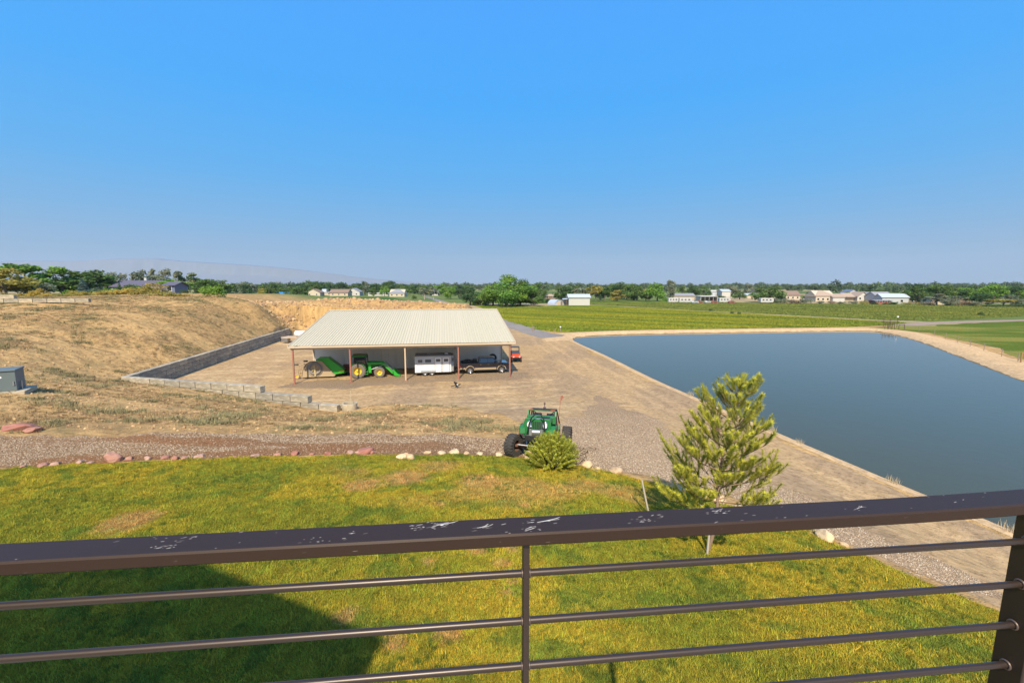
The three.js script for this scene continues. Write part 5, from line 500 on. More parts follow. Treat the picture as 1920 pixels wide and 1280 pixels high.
{ // far tree belts along the valley floor that read as one dark mass
  reseed(404); const g = crownGeo('round', 950, 360, .06);
  many('distant_woodland', g, mat([1, 1, 1], .9, { vertexColors: true }), 2600, o => { const d = 560 + 1300 * Math.pow(rnd(), .8), u = rr(-1.25, 1.25), x = u * d; if (noise(x / 160 + 9, d / 130) < .34 + .1 * (d < 700)) return; if (x < -150 && d < 620) return; const h = 6 + 11 * rnd() * rnd() + 3 * noise(x / 60, d / 60), f = rr(.7, 1.25); o.position.set(x, H(x, -d) - .5, -d); o.scale.set(h * rr(.9, 1.5), h, h * rr(.9, 1.5)); o.rotation.set(0, rnd() * 6, 0); return [.09 * f, .14 * f, .055 * f]; });
}
// blades, weeds and stones
function tuftGeo(n, h, w, spread, lean, sd) { reseed(sd); const pos = [], nor = []; for (let i = 0; i < n; i++) { const a = rnd() * 6.3, r = spread * Math.sqrt(rnd()), x = Math.cos(a) * r, z = Math.sin(a) * r, b = rnd() * 6.3, l = h * rr(.6, 1.15), dx = Math.cos(b) * l * lean * rnd(), dz = Math.sin(b) * l * lean * rnd(), wx = Math.sin(b) * w, wz = -Math.cos(b) * w; pos.push(x - wx, -.01, z - wz, x + wx, -.01, z + wz, x + dx, l, z + dz); for (let k = 0; k < 3; k++) nor.push(Math.cos(b) * .35, .9, Math.sin(b) * .35); } const g = new THREE.BufferGeometry(); g.setAttribute('position', new THREE.Float32BufferAttribute(pos, 3)); g.computeVertexNormals(); return g; }
{
  reseed(11); const g = tuftGeo(14, .038, .006, .065, 2.0, 3), blade = leafy([1, 1, 1]);
  many('grass_blades', g, blade, 150000, o => { const d = rr(6.2, 20.3), lim = d * 1.17 + 1.2, x = rr(-lim, Math.min(lim, 19)); if (d < 11 && rnd() < .1) return; if (sdLawn(x, d) + wl(x, d) > -.03) return; const b = dry(x, d); if (b > .3 && rnd() < b * .3) return; const c = lawnTint(x, d), lush = c[1] > c[0] * 1.15, f = rr(.5, 1.55), s = rr(.6, 1.25) * (lush ? 1.35 : .95) * (rnd() < .18 ? 1.7 : 1); o.position.set(x, H(x, -d) + .004, -d); o.rotation.set(rr(-.15, .15), rnd() * 6, rr(-.15, .15)); o.scale.set(s * 1.15, s, s * 1.15); return [c[0] * f * rr(.72, 1.22), c[1] * f, c[2] * f]; });
  const gl = tuftGeo(18, .13, .008, .08, 1.1, 9);
  many('long_grass_tufts', gl, blade, 1500, o => { const d = rr(6.5, 20), lim = d * 1.17, x = rr(-lim, Math.min(lim, 16)); if (sdLawn(x, d) + wl(x, d) > -.1 || fbm(x * .7 + 60, d * .9, 3) < .56) return; const s = rr(.5, 1.1), f = rr(.8, 1.2); o.position.set(x, H(x, -d), -d); o.rotation.set(0, rnd() * 6, 0); o.scale.setScalar(s); return [.13 * f, .19 * f, .03 * f]; });
  const gw = tuftGeo(26, .3, .011, .24, .9, 5);
  many('dry_weeds', gw, mat([1, 1, 1], .95), 14000, o => { const d = rr(22, 100), x = rr(-1.2 * d - 3, 12); if (d < 24.5 && x > -24) return; if (sdYard(x, d) < .6 || sdLawn(x, d) < .3 || sdPath(x, d) < .2 || sdDrive(x, d) < -.5 || sdStony(x, d) < .5) return; if (x > -4 && d > 30) return; const k = fbm(x * .16 + 4, d * .3 + 9, 4), q = fbm(x * .4 + 50, d * .5, 3); if (k < .42 && rnd() < .85 || rnd() < .15) return; const s = rr(.3, 1.05) * (q > .58 ? 1.3 : .8), f = rr(.7, 1.25); o.position.set(x, H(x, -d), -d); o.rotation.set(0, rnd() * 6, 0); o.scale.set(s * 1.5, s * .62, s * 1.5); return (q > .56 ? [.23, .2, .09] : rnd() < .5 ? [.22, .14, .065] : [.38, .27, .12]).map(v => v * f); });
  const gp = new THREE.IcosahedronGeometry(1, 0);
  many('loose_gravel', gp, mat([1, 1, 1], .95), 70000, o => { const d = rr(11, 37), x = rr(-1.3 * d, Math.min(1.15 * d, 17)), a = sdPath(x, d) + wp(x, d) * .7 < 0 && sdLawn(x, d) > .3, b = sdStony(x, d) + wp(x, d) * 2.2 < 0; if (!(a || b)) return; if (a && x < -1 && fbm(x * .18 + 3, d * .9, 3) > .52 && rnd() < .8) return; if (d > 28 && rnd() < (d - 28) / 9) return; const s = rr(.008, .024), f = rr(.6, 1.2); o.position.set(x, H(x, -d) + .012, -d); o.rotation.set(rnd() * 6, rnd() * 6, 0); o.scale.set(s * 1.3, s * .7, s); return (rnd() < .3 ? [.5, .41, .3] : rnd() < .5 ? [.33, .25, .17] : [.4, .3, .19]).map(v => v * f); });
  const gb = new THREE.IcosahedronGeometry(1, 1); { const p = gb.attributes.position; for (let i = 0; i < p.count; i++) { const k = 1 + .5 * (hash(Math.round(p.getX(i) * 97), Math.round(p.getY(i) * 89 + p.getZ(i) * 83)) - .5); p.setXYZ(i, p.getX(i) * k, p.getY(i) * k * .75, p.getZ(i) * k); } gb.computeVertexNormals(); }
  many('clods_and_stones', gb, mat([1, 1, 1], .98), 3800, o => { const far = rnd() < .3, d = far ? rr(92, 112) : rr(23, 60), x = far ? rr(-60, -9) : rr(-1.15 * d, -1); if (!far && (sdYard(x, d) < .8 || sdLawn(x, d) < .5 || sdPath(x, d) < 0 || sdDrive(x, d) < 0)) return; if (far && H(x, -d) < 1.5) return; const s = far ? rr(.06, .3) * (rnd() < .1 ? 1.8 : 1) : rr(.02, .09), f = rr(.75, 1.2); o.position.set(x, H(x, -d) + s * .1, -d); o.rotation.set(rnd() * 6, rnd() * 6, 0); o.scale.set(s * 1.2, s, s); return (rnd() < .5 ? [.45, .3, .15] : [.34, .21, .11]).map(v => v * f); });
  const gf = tuftGeo(14, .5, .05, .6, .9, 15);
  many('hay_stubble', gf, mat([1, 1, 1], .9), 26000, o => { const d = rr(100, 215), x = rr(-30, 125); if (sdHay(x, d) + wf(x, d) * .8 > -.5) return; const c = hayTint(x, d), f = rr(.8, 1.2), s = rr(.5, 1); o.position.set(x, H(x, -d), -d); o.rotation.set(0, rnd() * 6, 0); o.scale.set(s, s * .55, s); return c.map(v => v * f); });
  many('bean_rows', gf, mat([1, 1, 1], .9), 26000, o => { const d = rr(130, 265), x = rr(40, 300); if (sdBean(x, d) > -1) return; const c = beanTint(x, d), f = rr(.75, 1.2), s = rr(.6, 1.2); o.position.set(x, H(x, -d), -d); o.rotation.set(0, rnd() * 6, 0); o.scale.set(s, s * .7, s); return [c[0] * f, c[1] * f, c[2] * f]; });
}
// needle brushes for the pine and the mugo bush
function brush(list) { // [base, tip, radius, colour]
  const pos = [], col = [], nor = [], u = V(0, 0, 0), w = V(0, 0, 0), ax = V(0, 0, 0), p = V(0, 0, 0), q = V(0, 0, 0), s = V(0, 0, 0);
  for (const [a, b, r, k] of list) { ax.subVectors(b, a); const L = ax.length(); ax.normalize(); u.set(.3, .1, .95).cross(ax).normalize(); w.crossVectors(ax, u); const n = Math.round(L * 300 + 16);
    for (let i = 0; i < n; i++) { const t = Math.pow(rnd(), .8), an = rnd() * 6.283, f = rr(.75, 1.2), l = r * rr(.8, 1.15); p.copy(a).addScaledVector(ax, t * L); s.set(0, 0, 0).addScaledVector(u, Math.cos(an)).addScaledVector(w, Math.sin(an)); q.copy(p).addScaledVector(s, l * .8).addScaledVector(ax, l * .75); const tx = V(0, 0, 0).crossVectors(s, ax).multiplyScalar(.006); pos.push(p.x - tx.x, p.y - tx.y, p.z - tx.z, p.x + tx.x, p.y + tx.y, p.z + tx.z, q.x, q.y, q.z); const nn = s.clone().multiplyScalar(.8).addScaledVector(ax, .35).normalize(); for (let m = 0; m < 3; m++) { col.push(k[0] * f, k[1] * f, k[2] * f); nor.push(nn.x, nn.y, nn.z); } } }
  const g = new THREE.BufferGeometry(); g.setAttribute('position', new THREE.Float32BufferAttribute(pos, 3)); g.computeVertexNormals(); g.setAttribute('color', new THREE.Float32BufferAttribute(col, 3)); return g;
}
const needleMat = leafy([1, 1, 1], { vertexColors: true });
{ // young pine on the lawn
  reseed(31); const px = 5.55, pz = -12.0, t = thing('pine_tree', 'young bushy pine tree with long yellow green needles growing at the lawn edge', 'tree', px, H(px, pz), pz), HT = 4.95;
  const stem = y => V(.62 * Math.pow(y / HT, 1.1) + .06 * Math.sin(y * 1.7), y, .05 * Math.sin(y * 2.3));
  const tg = []; for (let i = 0; i < 22; i++) { const y0 = -.1 + i * (HT - .2) / 22, y1 = -.1 + (i + 1) * (HT - .2) / 22; tg.push(bar(stem(Math.max(0, y0)).setY(y0), stem(y1), lerp(.058, .012, i / 22), 8, lerp(.058, .012, (i + 1) / 22))); } part(t, 'trunk', tg, mat([.25, .17, .115], .95));
  const shoots = [], bg = []; const put = (a, b, r, f) => shoots.push([a, b, r, (rnd() < .25 ? [.42, .42, .065] : [.62, .59, .08]).map(v => v * f)]);
  const whorls = [[1.15, 1.55, 6], [1.6, 1.75, 6], [2.1, 1.5, 6], [2.6, 1.35, 6], [3.05, 1.3, 6], [3.5, 1.08, 5], [3.95, .92, 5], [4.35, .72, 5], [4.7, .5, 5], [5.0, .34, 4]];
  whorls.forEach(([y0, len0, n], wi) => { const y = y0 * .885, len = len0 * .86, off = rnd() * 6.3; for (let i = 0; i < n; i++) { const a = off + i / n * 6.283 + rr(-.25, .25), l = len * rr(.72, 1.12), rise = lerp(.42, 1.35, wi / 9) * rr(.85, 1.15), s = stem(y + rr(-.12, .12)), dir = V(Math.cos(a), 0, Math.sin(a)), m = s.clone().addScaledVector(dir, l * .55).add(V(0, l * rise * .32, 0)), e = s.clone().addScaledVector(dir, l).add(V(0, l * rise * .8, 0)); bg.push(bar(s, m, .018, 5, .012), bar(m, e, .012, 5, .005));
      const at = k => k < .55 ? s.clone().lerp(m, k / .55) : m.clone().lerp(e, (k - .55) / .45), nS = 3 + Math.round(l * 5); put(e.clone().addScaledVector(dir, -.12), e.clone().add(V(dir.x * .12, .26, dir.z * .12)), .105, rr(.9, 1.15));
      for (let j = 0; j < nS; j++) { const k = lerp(.36, .98, (j + rnd() * .7) / nS), o = at(k), side = (j % 2 ? 1 : -1) * rr(.5, 1.1), sd = V(Math.cos(a + side), 0, Math.sin(a + side)), tl = l * rr(.12, .3) + .08, q = o.clone().addScaledVector(sd, tl).add(V(0, tl * rr(.5, 1), 0)); bg.push(bar(o, q, .007, 4, .004)); put(o.clone().lerp(q, .35), q.clone().addScaledVector(sd, .07).add(V(0, rr(.14, .26), 0)), .1, rr(.75, 1.15)); if (tl > .3) put(o.clone().lerp(q, .55), o.clone().lerp(q, .6).add(V(sd.z * .12, .22, -sd.x * .12)), .095, rr(.75, 1.1)); } } });
  for (let i = 0; i < 6; i++) { const a = i * 1.05, s = stem(HT - .35 + i * .02); put(s, s.clone().add(V(Math.cos(a) * .2, rr(.22, .4), Math.sin(a) * .2)), .08, 1.05); } put(stem(HT - .6), stem(HT), .085, 1.1);
  part(t, 'branches', bg, mat([.27, .18, .11], .95)); part(t, 'needles', brush(shoots), needleMat);
  const wood = mat([.42, .37, .29], .9); // support stakes are their own things
  const stake = (x, z, h, lx, lz, lab) => solo('tree_stake', [bar(V(0, -.15, 0), V(lx, h, lz), .032, 8)], wood, lab, 'stake', x, H(x, z), z); stake(5.42, -11.75, 1.25, .05, 0, 'weathered wooden stake beside the trunk of the young pine'); stake(4.55, -14.1, 1.15, -.28, -.1, 'leaning wooden stake left of the young pine');
  solo('tree_tie', place(new THREE.TorusGeometry(.075, .012, 6, 16), 0, 0, 0, Math.PI / 2), mat([.5, .47, .4], .8), 'pale tie strap around the trunk of the young pine', 'strap', 5.56, H(5.5, -11.9) + 1.0, -12.0);
}
{ // mugo pine bush
  reseed(32); const bx = 1.72, bz = -18.35, t = thing('mugo_pine_bush', 'round light green pine bush with upright shoots in front of the off road vehicle', 'bush', bx, H(bx, bz), bz), sh = [], bg = [];
  for (let i = 0; i < 560; i++) { const a = rnd() * 6.283, e = Math.pow(rnd(), .75), th = lerp(.06, 1.5, e), d = V(Math.cos(a) * Math.sin(th), Math.cos(th), Math.sin(a) * Math.sin(th) * .8), R = 1.2 * rr(.72, 1.05), tip = V(d.x * R * 1.0, .12 + d.y * R * 1.08, d.z * R), base = tip.clone().multiplyScalar(rnd() < .3 ? .45 : .66); tip.y += .1; if (i % 2 === 0) bg.push(bar(V(d.x * .12, 0, d.z * .12), base, .014, 4, .007)); const f = rr(.72, 1.2); sh.push([base, tip, .075, [.53 * f, .54 * f, .08 * f]]); }
  part(t, 'branches', bg, bark); part(t, 'needles', brush(sh), needleMat);
}
// ---------------------------------------------------------------- small things near by
const ORD = ["first","second","third","fourth","fifth","sixth","seventh","eighth","ninth","tenth","eleventh","twelfth","thirteenth","fourteenth","fifteenth","sixteenth","seventeenth","eighteenth","nineteenth","twentieth","twenty-first","twenty-second","twenty-third","twenty-fourth","twenty-fifth","twenty-sixth","twenty-seventh","twenty-eighth","twenty-ninth","thirtieth","thirty-first","thirty-second","thirty-third","thirty-fourth","thirty-fifth","thirty-sixth","thirty-seventh","thirty-eighth","thirty-ninth","fortieth","forty-first","forty-second","forty-third","forty-fourth","forty-fifth","forty-sixth","forty-seventh","forty-eighth","forty-ninth"];
function rockGeo(sd, sx, sy, sz) { // angular broken stone
  reseed(sd); const g = new THREE.IcosahedronGeometry(1, 2), p = g.attributes.position, cuts = []; for (let i = 0; i < 9; i++) cuts.push([V(rr(-1, 1), rr(-.6, 1), rr(-1, 1)).normalize(), rr(.55, .85)]);
  for (let i = 0; i < p.count; i++) { const v = V(p.getX(i), p.getY(i), p.getZ(i)); for (const [n, d] of cuts) { const e = v.dot(n) - d; if (e > 0) v.addScaledVector(n, -e * .92); } v.multiplyScalar(1 + .05 * (hash(Math.round(p.getX(i) * 51), Math.round(p.getY(i) * 47 + p.getZ(i) * 43)) - .5)); p.setXYZ(i, v.x * sx, v.y * sy, v.z * sz); }
  g.computeVertexNormals(); return g;
}
const rockTex = dtex(256, (i, j) => { const v = .78 + .34 * fbm(i / 256 * 10, j / 256 * 10, 5, 10); return [v, v * .97, v * .94]; });
const redRock = [[.36, .16, .12], [.42, .23, .175], [.38, .19, .14], [.46, .3, .235]].map(c => mat(c, .95, { map: rockTex, bumpMap: rockTex, bumpScale: .02 })), tanRock = [[.62, .46, .27], [.66, .52, .33], [.58, .42, .25]].map(c => mat(c, .95, { map: rockTex, bumpMap: rockTex, bumpScale: .02 }));
const RV = Array.from({ length: 8 }, (_, i) => rockGeo(500 + i, 1, .55 + .3 * hash(i, 4), .75 + .2 * hash(i, 9)));
{
  reseed(61); const edge = DATA.lawn.slice(2, 14);
  const along = (i, t) => [lerp(edge[i][0], edge[i + 1][0], t), lerp(edge[i][1], edge[i + 1][1], t)];
  const nth = { red: 0, tan: 0 };
  const rock = (x, d, s, m, name, label, group) => { const r = solo(name, pick(RV), pick(m), label, 'rock', x, H(x, -d) + s * .12, -d, rnd() * 6, group); r.scale.set(s, s * rr(.7, 1), s); return r; };
  for (let i = 0; i < edge.length - 1; i++) { const L = Math.hypot(edge[i + 1][0] - edge[i][0], edge[i + 1][1] - edge[i][1]); for (let s = rnd(); s < L; s += rr(.32, .9)) { const [x, d] = along(i, s / L); const red = x < -6.0; if (x > -6 && x < -4.2) continue; if (x > 9.4 && rnd() < .55 || x > 4.7 && x < 6.6) continue; rock(x + rr(-.1, .1), d + rr(.08, .38), red ? rr(.08, .25) : rr(.14, .42), red ? redRock : tanRock, red ? 'red_rock' : 'tan_rock', red ? `${ORD[nth.red++]} red sandstone rock from the left along the lawn edge` : `${ORD[nth.tan++]} tan rock from the left along the right half of the lawn edge`, red ? 'red rocks edging the lawn' : 'tan rocks edging the lawn'); } }
  const solo1 = (x, d, sx, sy, sz, m, name, label, turn = 0, tilt = 0) => { const r = solo(name, rockGeo(Math.round(x * 13 + d * 7) + 900, 1, 1, 1), m, label, 'rock', x, H(x, -d) + sy * .25, -d, turn); r.scale.set(sx, sy, sz); r.rotation.z = tilt; };
  solo1(-6.75, 19.85, .46, .2, .34, redRock[0], 'red_slab', 'big tilted red sandstone slab in the middle of the lawn edge', .4, .3);
  solo1(-17.0, 18.5, .36, .34, .3, redRock[1], 'red_boulder', 'upright pointed pink boulder on the left lawn edge', .2, .2);
  solo1(-25.4, 22.6, 1.0, .3, .6, redRock[0], 'red_boulder', 'wide flat red boulder lying on the dirt at the far left', .15); solo1(-24.3, 22.2, .42, .2, .35, redRock[2], 'red_boulder', 'smaller red boulder beside the wide flat one at the far left', .9);
  solo1(-4.85, 19.05, .25, .17, .22, tanRock[1], 'tan_rock', 'left rock of the trio lying on the grass', .3); solo1(-4.42, 19.0, .2, .2, .2, tanRock[0], 'tan_rock', 'right rock of the trio lying on the grass', 1.1); solo1(-4.7, 19.35, .18, .14, .18, tanRock[2], 'tan_rock', 'rear rock of the trio lying on the grass', 2.2);
}
{ // pad mounted transformer
  const x = -34.3, z = -29.9, t = thing('transformer_cabinet', 'grey green steel electrical cabinet on a concrete pad at the far left', 'electrical cabinet', x, H(x, z), z, .55), m = mat([.12, .15, .15], .55);
  part(t, 'pad', rbox(2.5, .3, 2.3, .03, .1, .0, .1), conc[1]); part(t, 'cabinet', rbox(1.75, 1.35, 1.5, .03, 0, .82, 0), m); const l = part(t, 'lid', ext([[-.92, 1.5], [.92, 1.5], [.9, 1.58], [-.9, 1.58]], 1.64, .01), m); part(t, 'door_seam', box(.015, 1.2, .01, 0, .8, .757), black); part(t, 'handle', [box(.06, .2, .05, .74, .7, .78), cyl(.05, .06, 10, .74, .58, .78, Math.PI / 2)], steel);
  const wm = mat([.8, .8, .78], .7); part(t, 'warning_label', [box(.16, .1, .006, -.12, 1.1, .757, 0, 0, -.5), box(.16, .1, .006, .14, 1.1, .757, 0, 0, .5), box(.14, .14, .006, .01, .97, .757, 0, 0, .78)], wm); part(t, 'data_plate', box(.2, .12, .006, -.68, .3, .757), mat([.05, .2, .5], .5)); part(t, 'conduit', bar(V(.98, .15, .3), V(.98, .75, .3), .05, 8), steel);
}
{ const x = -13.95, z = -37.9, t = thing('concrete_ring', 'round concrete well ring standing open on the dirt beside the block wall', 'well ring', x, H(x, z) - .05, z); part(t, 'ring', lathe([[.5, 0], [.62, 0], [.64, .68], [.62, .7], [.5, .7], [.49, .66], [.49, 0]], 30), conc[1]); part(t, 'inlet_stub', cyl(.1, .2, 12, -.66, .52, .1, 0, 0, Math.PI / 2), conc[2]); part(t, 'marker_stick', bar(V(.1, .0, .0), V(.14, 1.75, 0), .02, 5), mat([.5, .42, .28], .9)); }
{ // magpie
  const x = -5.75, z = -46.6, t = thing('magpie', 'black and white magpie taking off from the bare yard in front of the shed', 'bird', x, H(x, z) + .02, z, .3), bk = mat([.012, .012, .016], .5), wh = mat([.75, .75, .72], .8); t.scale.setScalar(1.6);
  const body = ball(.085, 0, .17, 0, 1.7, .95, 1, 12); part(t, 'body', [body, ball(.05, .17, .22, 0, 1.1, 1, 1), new THREE.ConeGeometry(.018, .06, 6).rotateZ(-Math.PI / 2).translate(.245, .22, 0), ext([[-.12, .17], [-.42, .1], [-.44, .13], [-.12, .21]], .07)], bk); part(t, 'belly', ball(.07, .02, .145, 0, 1.5, .8, 1.12, 10), wh); for (const s of [-1, 1]) { part(t, 'wing', [ext([[-.1, .19], [.1, .2], [-.02, .36], [-.2, .42], [-.22, .34]], .012, 0, s * .07)], bk); part(t, 'leg', [bar(V(.02, .1, s * .03), V(.02, 0, s * .03), .006, 5), bar(V(-.01, .003, s * .03), V(.06, .003, s * .03), .006, 4)], bk); part(t, 'wing_patch', ext([[-.04, .205], [.07, .21], [-.04, .31]], .016, 0, s * .075), wh); }
}
{ // flatbed trailer with tank behind the shed corner
  const x = -39.5, z = -84, t = thing('flatbed_trailer', 'flatbed trailer with white tank parked behind the left corner of the shed', 'trailer', x, 0.02, z, -.15); part(t, 'deck', rbox(6.5, .2, 2.2, .02, 0, 1.0, 0), mat([.45, .33, .22], .9)); part(t, 'tank', [cyl(.55, 3.6, 20, 1, 1.68, 0, 0, 0, Math.PI / 2), ball(.55, -.8, 1.68, 0, .4, 1, 1, 14), ball(.55, 2.8, 1.68, 0, .4, 1, 1, 14)], whiteP); part(t, 'tool_box', rbox(1.3, .7, .9, .03, -2.4, .55, .9), steel); for (const s of [-1, 1]) for (const q of [.8, 1.7]) wheel(t, .4, .22, .22, q, s * .95); part(t, 'tongue', [...pipe([V(-3.2, .95, -.7), V(-4.4, .7, 0), V(-3.2, .95, .7)], .06), bar(V(-4.1, 0, 0), V(-4.1, .8, 0), .04)], black);
}
{ const p = shedP(22.4, 0, 6.2), t = thing('spare_tyre', 'old black tyre leaning against the shed wall behind the pickup', 'tyre', p.x, .02, p.z, SH); part(t, 'tyre', lathe([[.3, -.14], [.46, -.15], [.54, -.08], [.54, .08], [.46, .15], [.3, .14], [.3, -.14]], 24).rotateX(Math.PI / 2).translate(0, 1.35, 0), rubber); part(t, 'crate_stand', [box(1.0, .8, .7, .1, .42, 0)], mat([.2, .13, .08], .9)); }
// ---------------------------------------------------------------- posts, fence and headgate round the pond
const oldWood = mat([.26, .2, .15], .95);
{
  const posts = [[96.5,-111.0,1.2],[93.4,-103.4,1.2],[87.1,-92.8,1.2],[84.4,-87.5,1.2],[81.2,-81.9,1.2],[77.9,-76.3,1.2],[75.3,-71.5,1.2],[71.9,-65.7,1.2],[69.3,-61.2,1.2]]; const F = thing('wire_fence', 'thin wire fence on slim posts running beside the far bank of the pond', 'fence', posts[0][0], 0, posts[0][1]); const ox = posts[0][0], oz = posts[0][1];
  posts.forEach(([x, z, h]) => part(F, 'post', bar(V(x - ox, H(x, z) - .2, z - oz), V(x - ox, H(x, z) + h, z - oz), .045, 6), oldWood)); for (const f of [.45, .8, .97]) part(F, 'wire', posts.slice(1).map(([x, z, h], i) => bar(V(posts[i][0] - ox, H(posts[i][0], posts[i][1]) + posts[i][2] * f, posts[i][1] - oz), V(x - ox, H(x, z) + h * f, z - oz), .008, 4)), steel);
  const b = [68.8,-60.4], B = thing('brace_post', 'brown wooden corner brace of the fence at the right picture edge', 'fence post', b[0], H(b[0], b[1]), b[1], -.5); part(B, 'post', bar(V(0, -.2, 0), V(0, 1.35, 0), .09, 8), mat([.3, .16, .08], .9)); part(B, 'post', bar(V(2.2, -.2, 0), V(2.2, 1.35, 0), .09, 8), mat([.3, .16, .08], .9)); part(B, 'rail', bar(V(0, 1.2, 0), V(2.2, 1.2, 0), .06, 8), mat([.3, .16, .08], .9));
  const g = [91.4,-108.3], G = thing('pipe_headgate', 'rusty pipe frames and steel headgate at the far corner of the pond', 'headgate', g[0], H(g[0], g[1]), g[1], -.2); const rp = mat([.1, .06, .045], .85); for (let i = 0; i < 3; i++) part(G, 'pipe_hoop', pipe([V(i * .75 - 1.6, -.1, 0), V(i * .75 - 1.6, 1.5, 0), V(i * .75 - 1.25, 1.65, 0), V(i * .75 - 1.25, 1.5, 0), V(i * .75 - 1.0, -.1, 0)], .06, 6), rp); part(G, 'pipe_hoop', pipe([V(1.3, -.1, 0), V(1.3, 1.1, 0), V(2.5, 1.1, 0), V(2.5, -.1, 0)], .06, 6), rp); part(G, 'walkway', [box(3.6, .12, .8, 2.8, 1.4, -6.2), bar(V(1.2, -.2, -6), V(1.2, 2.8, -6), .05), bar(V(2.6, -.2, -6), V(2.6, 2.2, -6), .05), bar(V(4.2, -.2, -6), V(4.2, 2.4, -6), .06)], rp); part(G, 'gate_wheel', ball(.22, 4.2, 2.6, -6), whiteP);
  [[4.7,-103.4,1.2,"left of two short wooden posts at the end of the paved drive"],[5.0,-103.4,1.2,"right of two short wooden posts at the end of the paved drive"],[9.8,-102.3,0.8,"short dark post at the near corner of the hay field"],[11.1,-103.4,0.9,"short dark post with white cap near the tip of the pond"]].forEach(([x, z, h, l], i) => { const t = thing('stub_post', l, 'post', x, H(x, z), z); part(t, 'post', bar(V(0, -.2, 0), V(0, h, 0), .12, 8), oldWood); if (i === 3) part(t, 'cap', ball(.2, 0, h + .1, 0, 1, .9, 1), whiteP, 'white cap'); });
}
{ reseed(71); const dryM = mat([1, 1, 1], .95), bg = tuftGeo(60, .4, .01, .35, .9, 41), bd = [[18.6, -31.6], [19.1, -29.0], [20.2, -22.9], [21.2, -18.2], [20.9, -19.6], [17.0, -42.3]]; bd.forEach(([x, z], i) => { const m = solo('shore_weed', bg, mat([.45, .36, .22], .95), ['dry straw weed clump on the near pond shore right of the pine top', 'dry weed clump on the near pond shore just behind the pine', 'dry weed clump on the near pond shore above the top rail', 'dry weed clump at the water next to the corner post', 'dry weed clump under the top rail near the corner post', 'farthest dry weed clump on the near pond shore'][i], 'weed', x, H(x, z) + .02, z, rnd() * 6, 'dry weeds at the near shore'); m.scale.setScalar(rr(.7, 1.15)); });
  const tall = [[9.55, -15.3], [9.9, -15.1], [9.2, -15.5], [10.2, -14.7], [9.0, -15.9]]; tall.forEach(([x, z], i) => { const m = solo('tall_grass', tuftGeo(50, .75, .012, .22, .6, 43), mat([.26, .26, .09], .9), `${ORD[i]} tall olive grass clump from the left among the rocks right of the pine`, 'grass clump', x, H(x, z), z, rnd() * 6, 'tall grass right of the pine'); m.scale.setScalar(rr(.8, 1.2)); });
}
[[81.2,-185.2,1.4,"left of the dark bushes on the line between hay and bean fields"],[81.7,-168.2,1.2,"middle dark bush on the line between hay and bean fields"],[82.8,-165.2,1.2,"right of the dark bushes on the line between hay and bean fields"],[165.2,-159.4,1.6,"lone dark bush in the field at the right"],[53.9,-231.8,1.1,"lone dark bush in the field right of the white barn"]].forEach(([x, z, s, l]) => { const t = thing('field_bush', l, 'bush', x, H(x, z) - .05, z); t.scale.set(s * 1.3, s, s * 1.3); part(t, 'crown', protoG.shrub[1][0], LEAF[2]); });
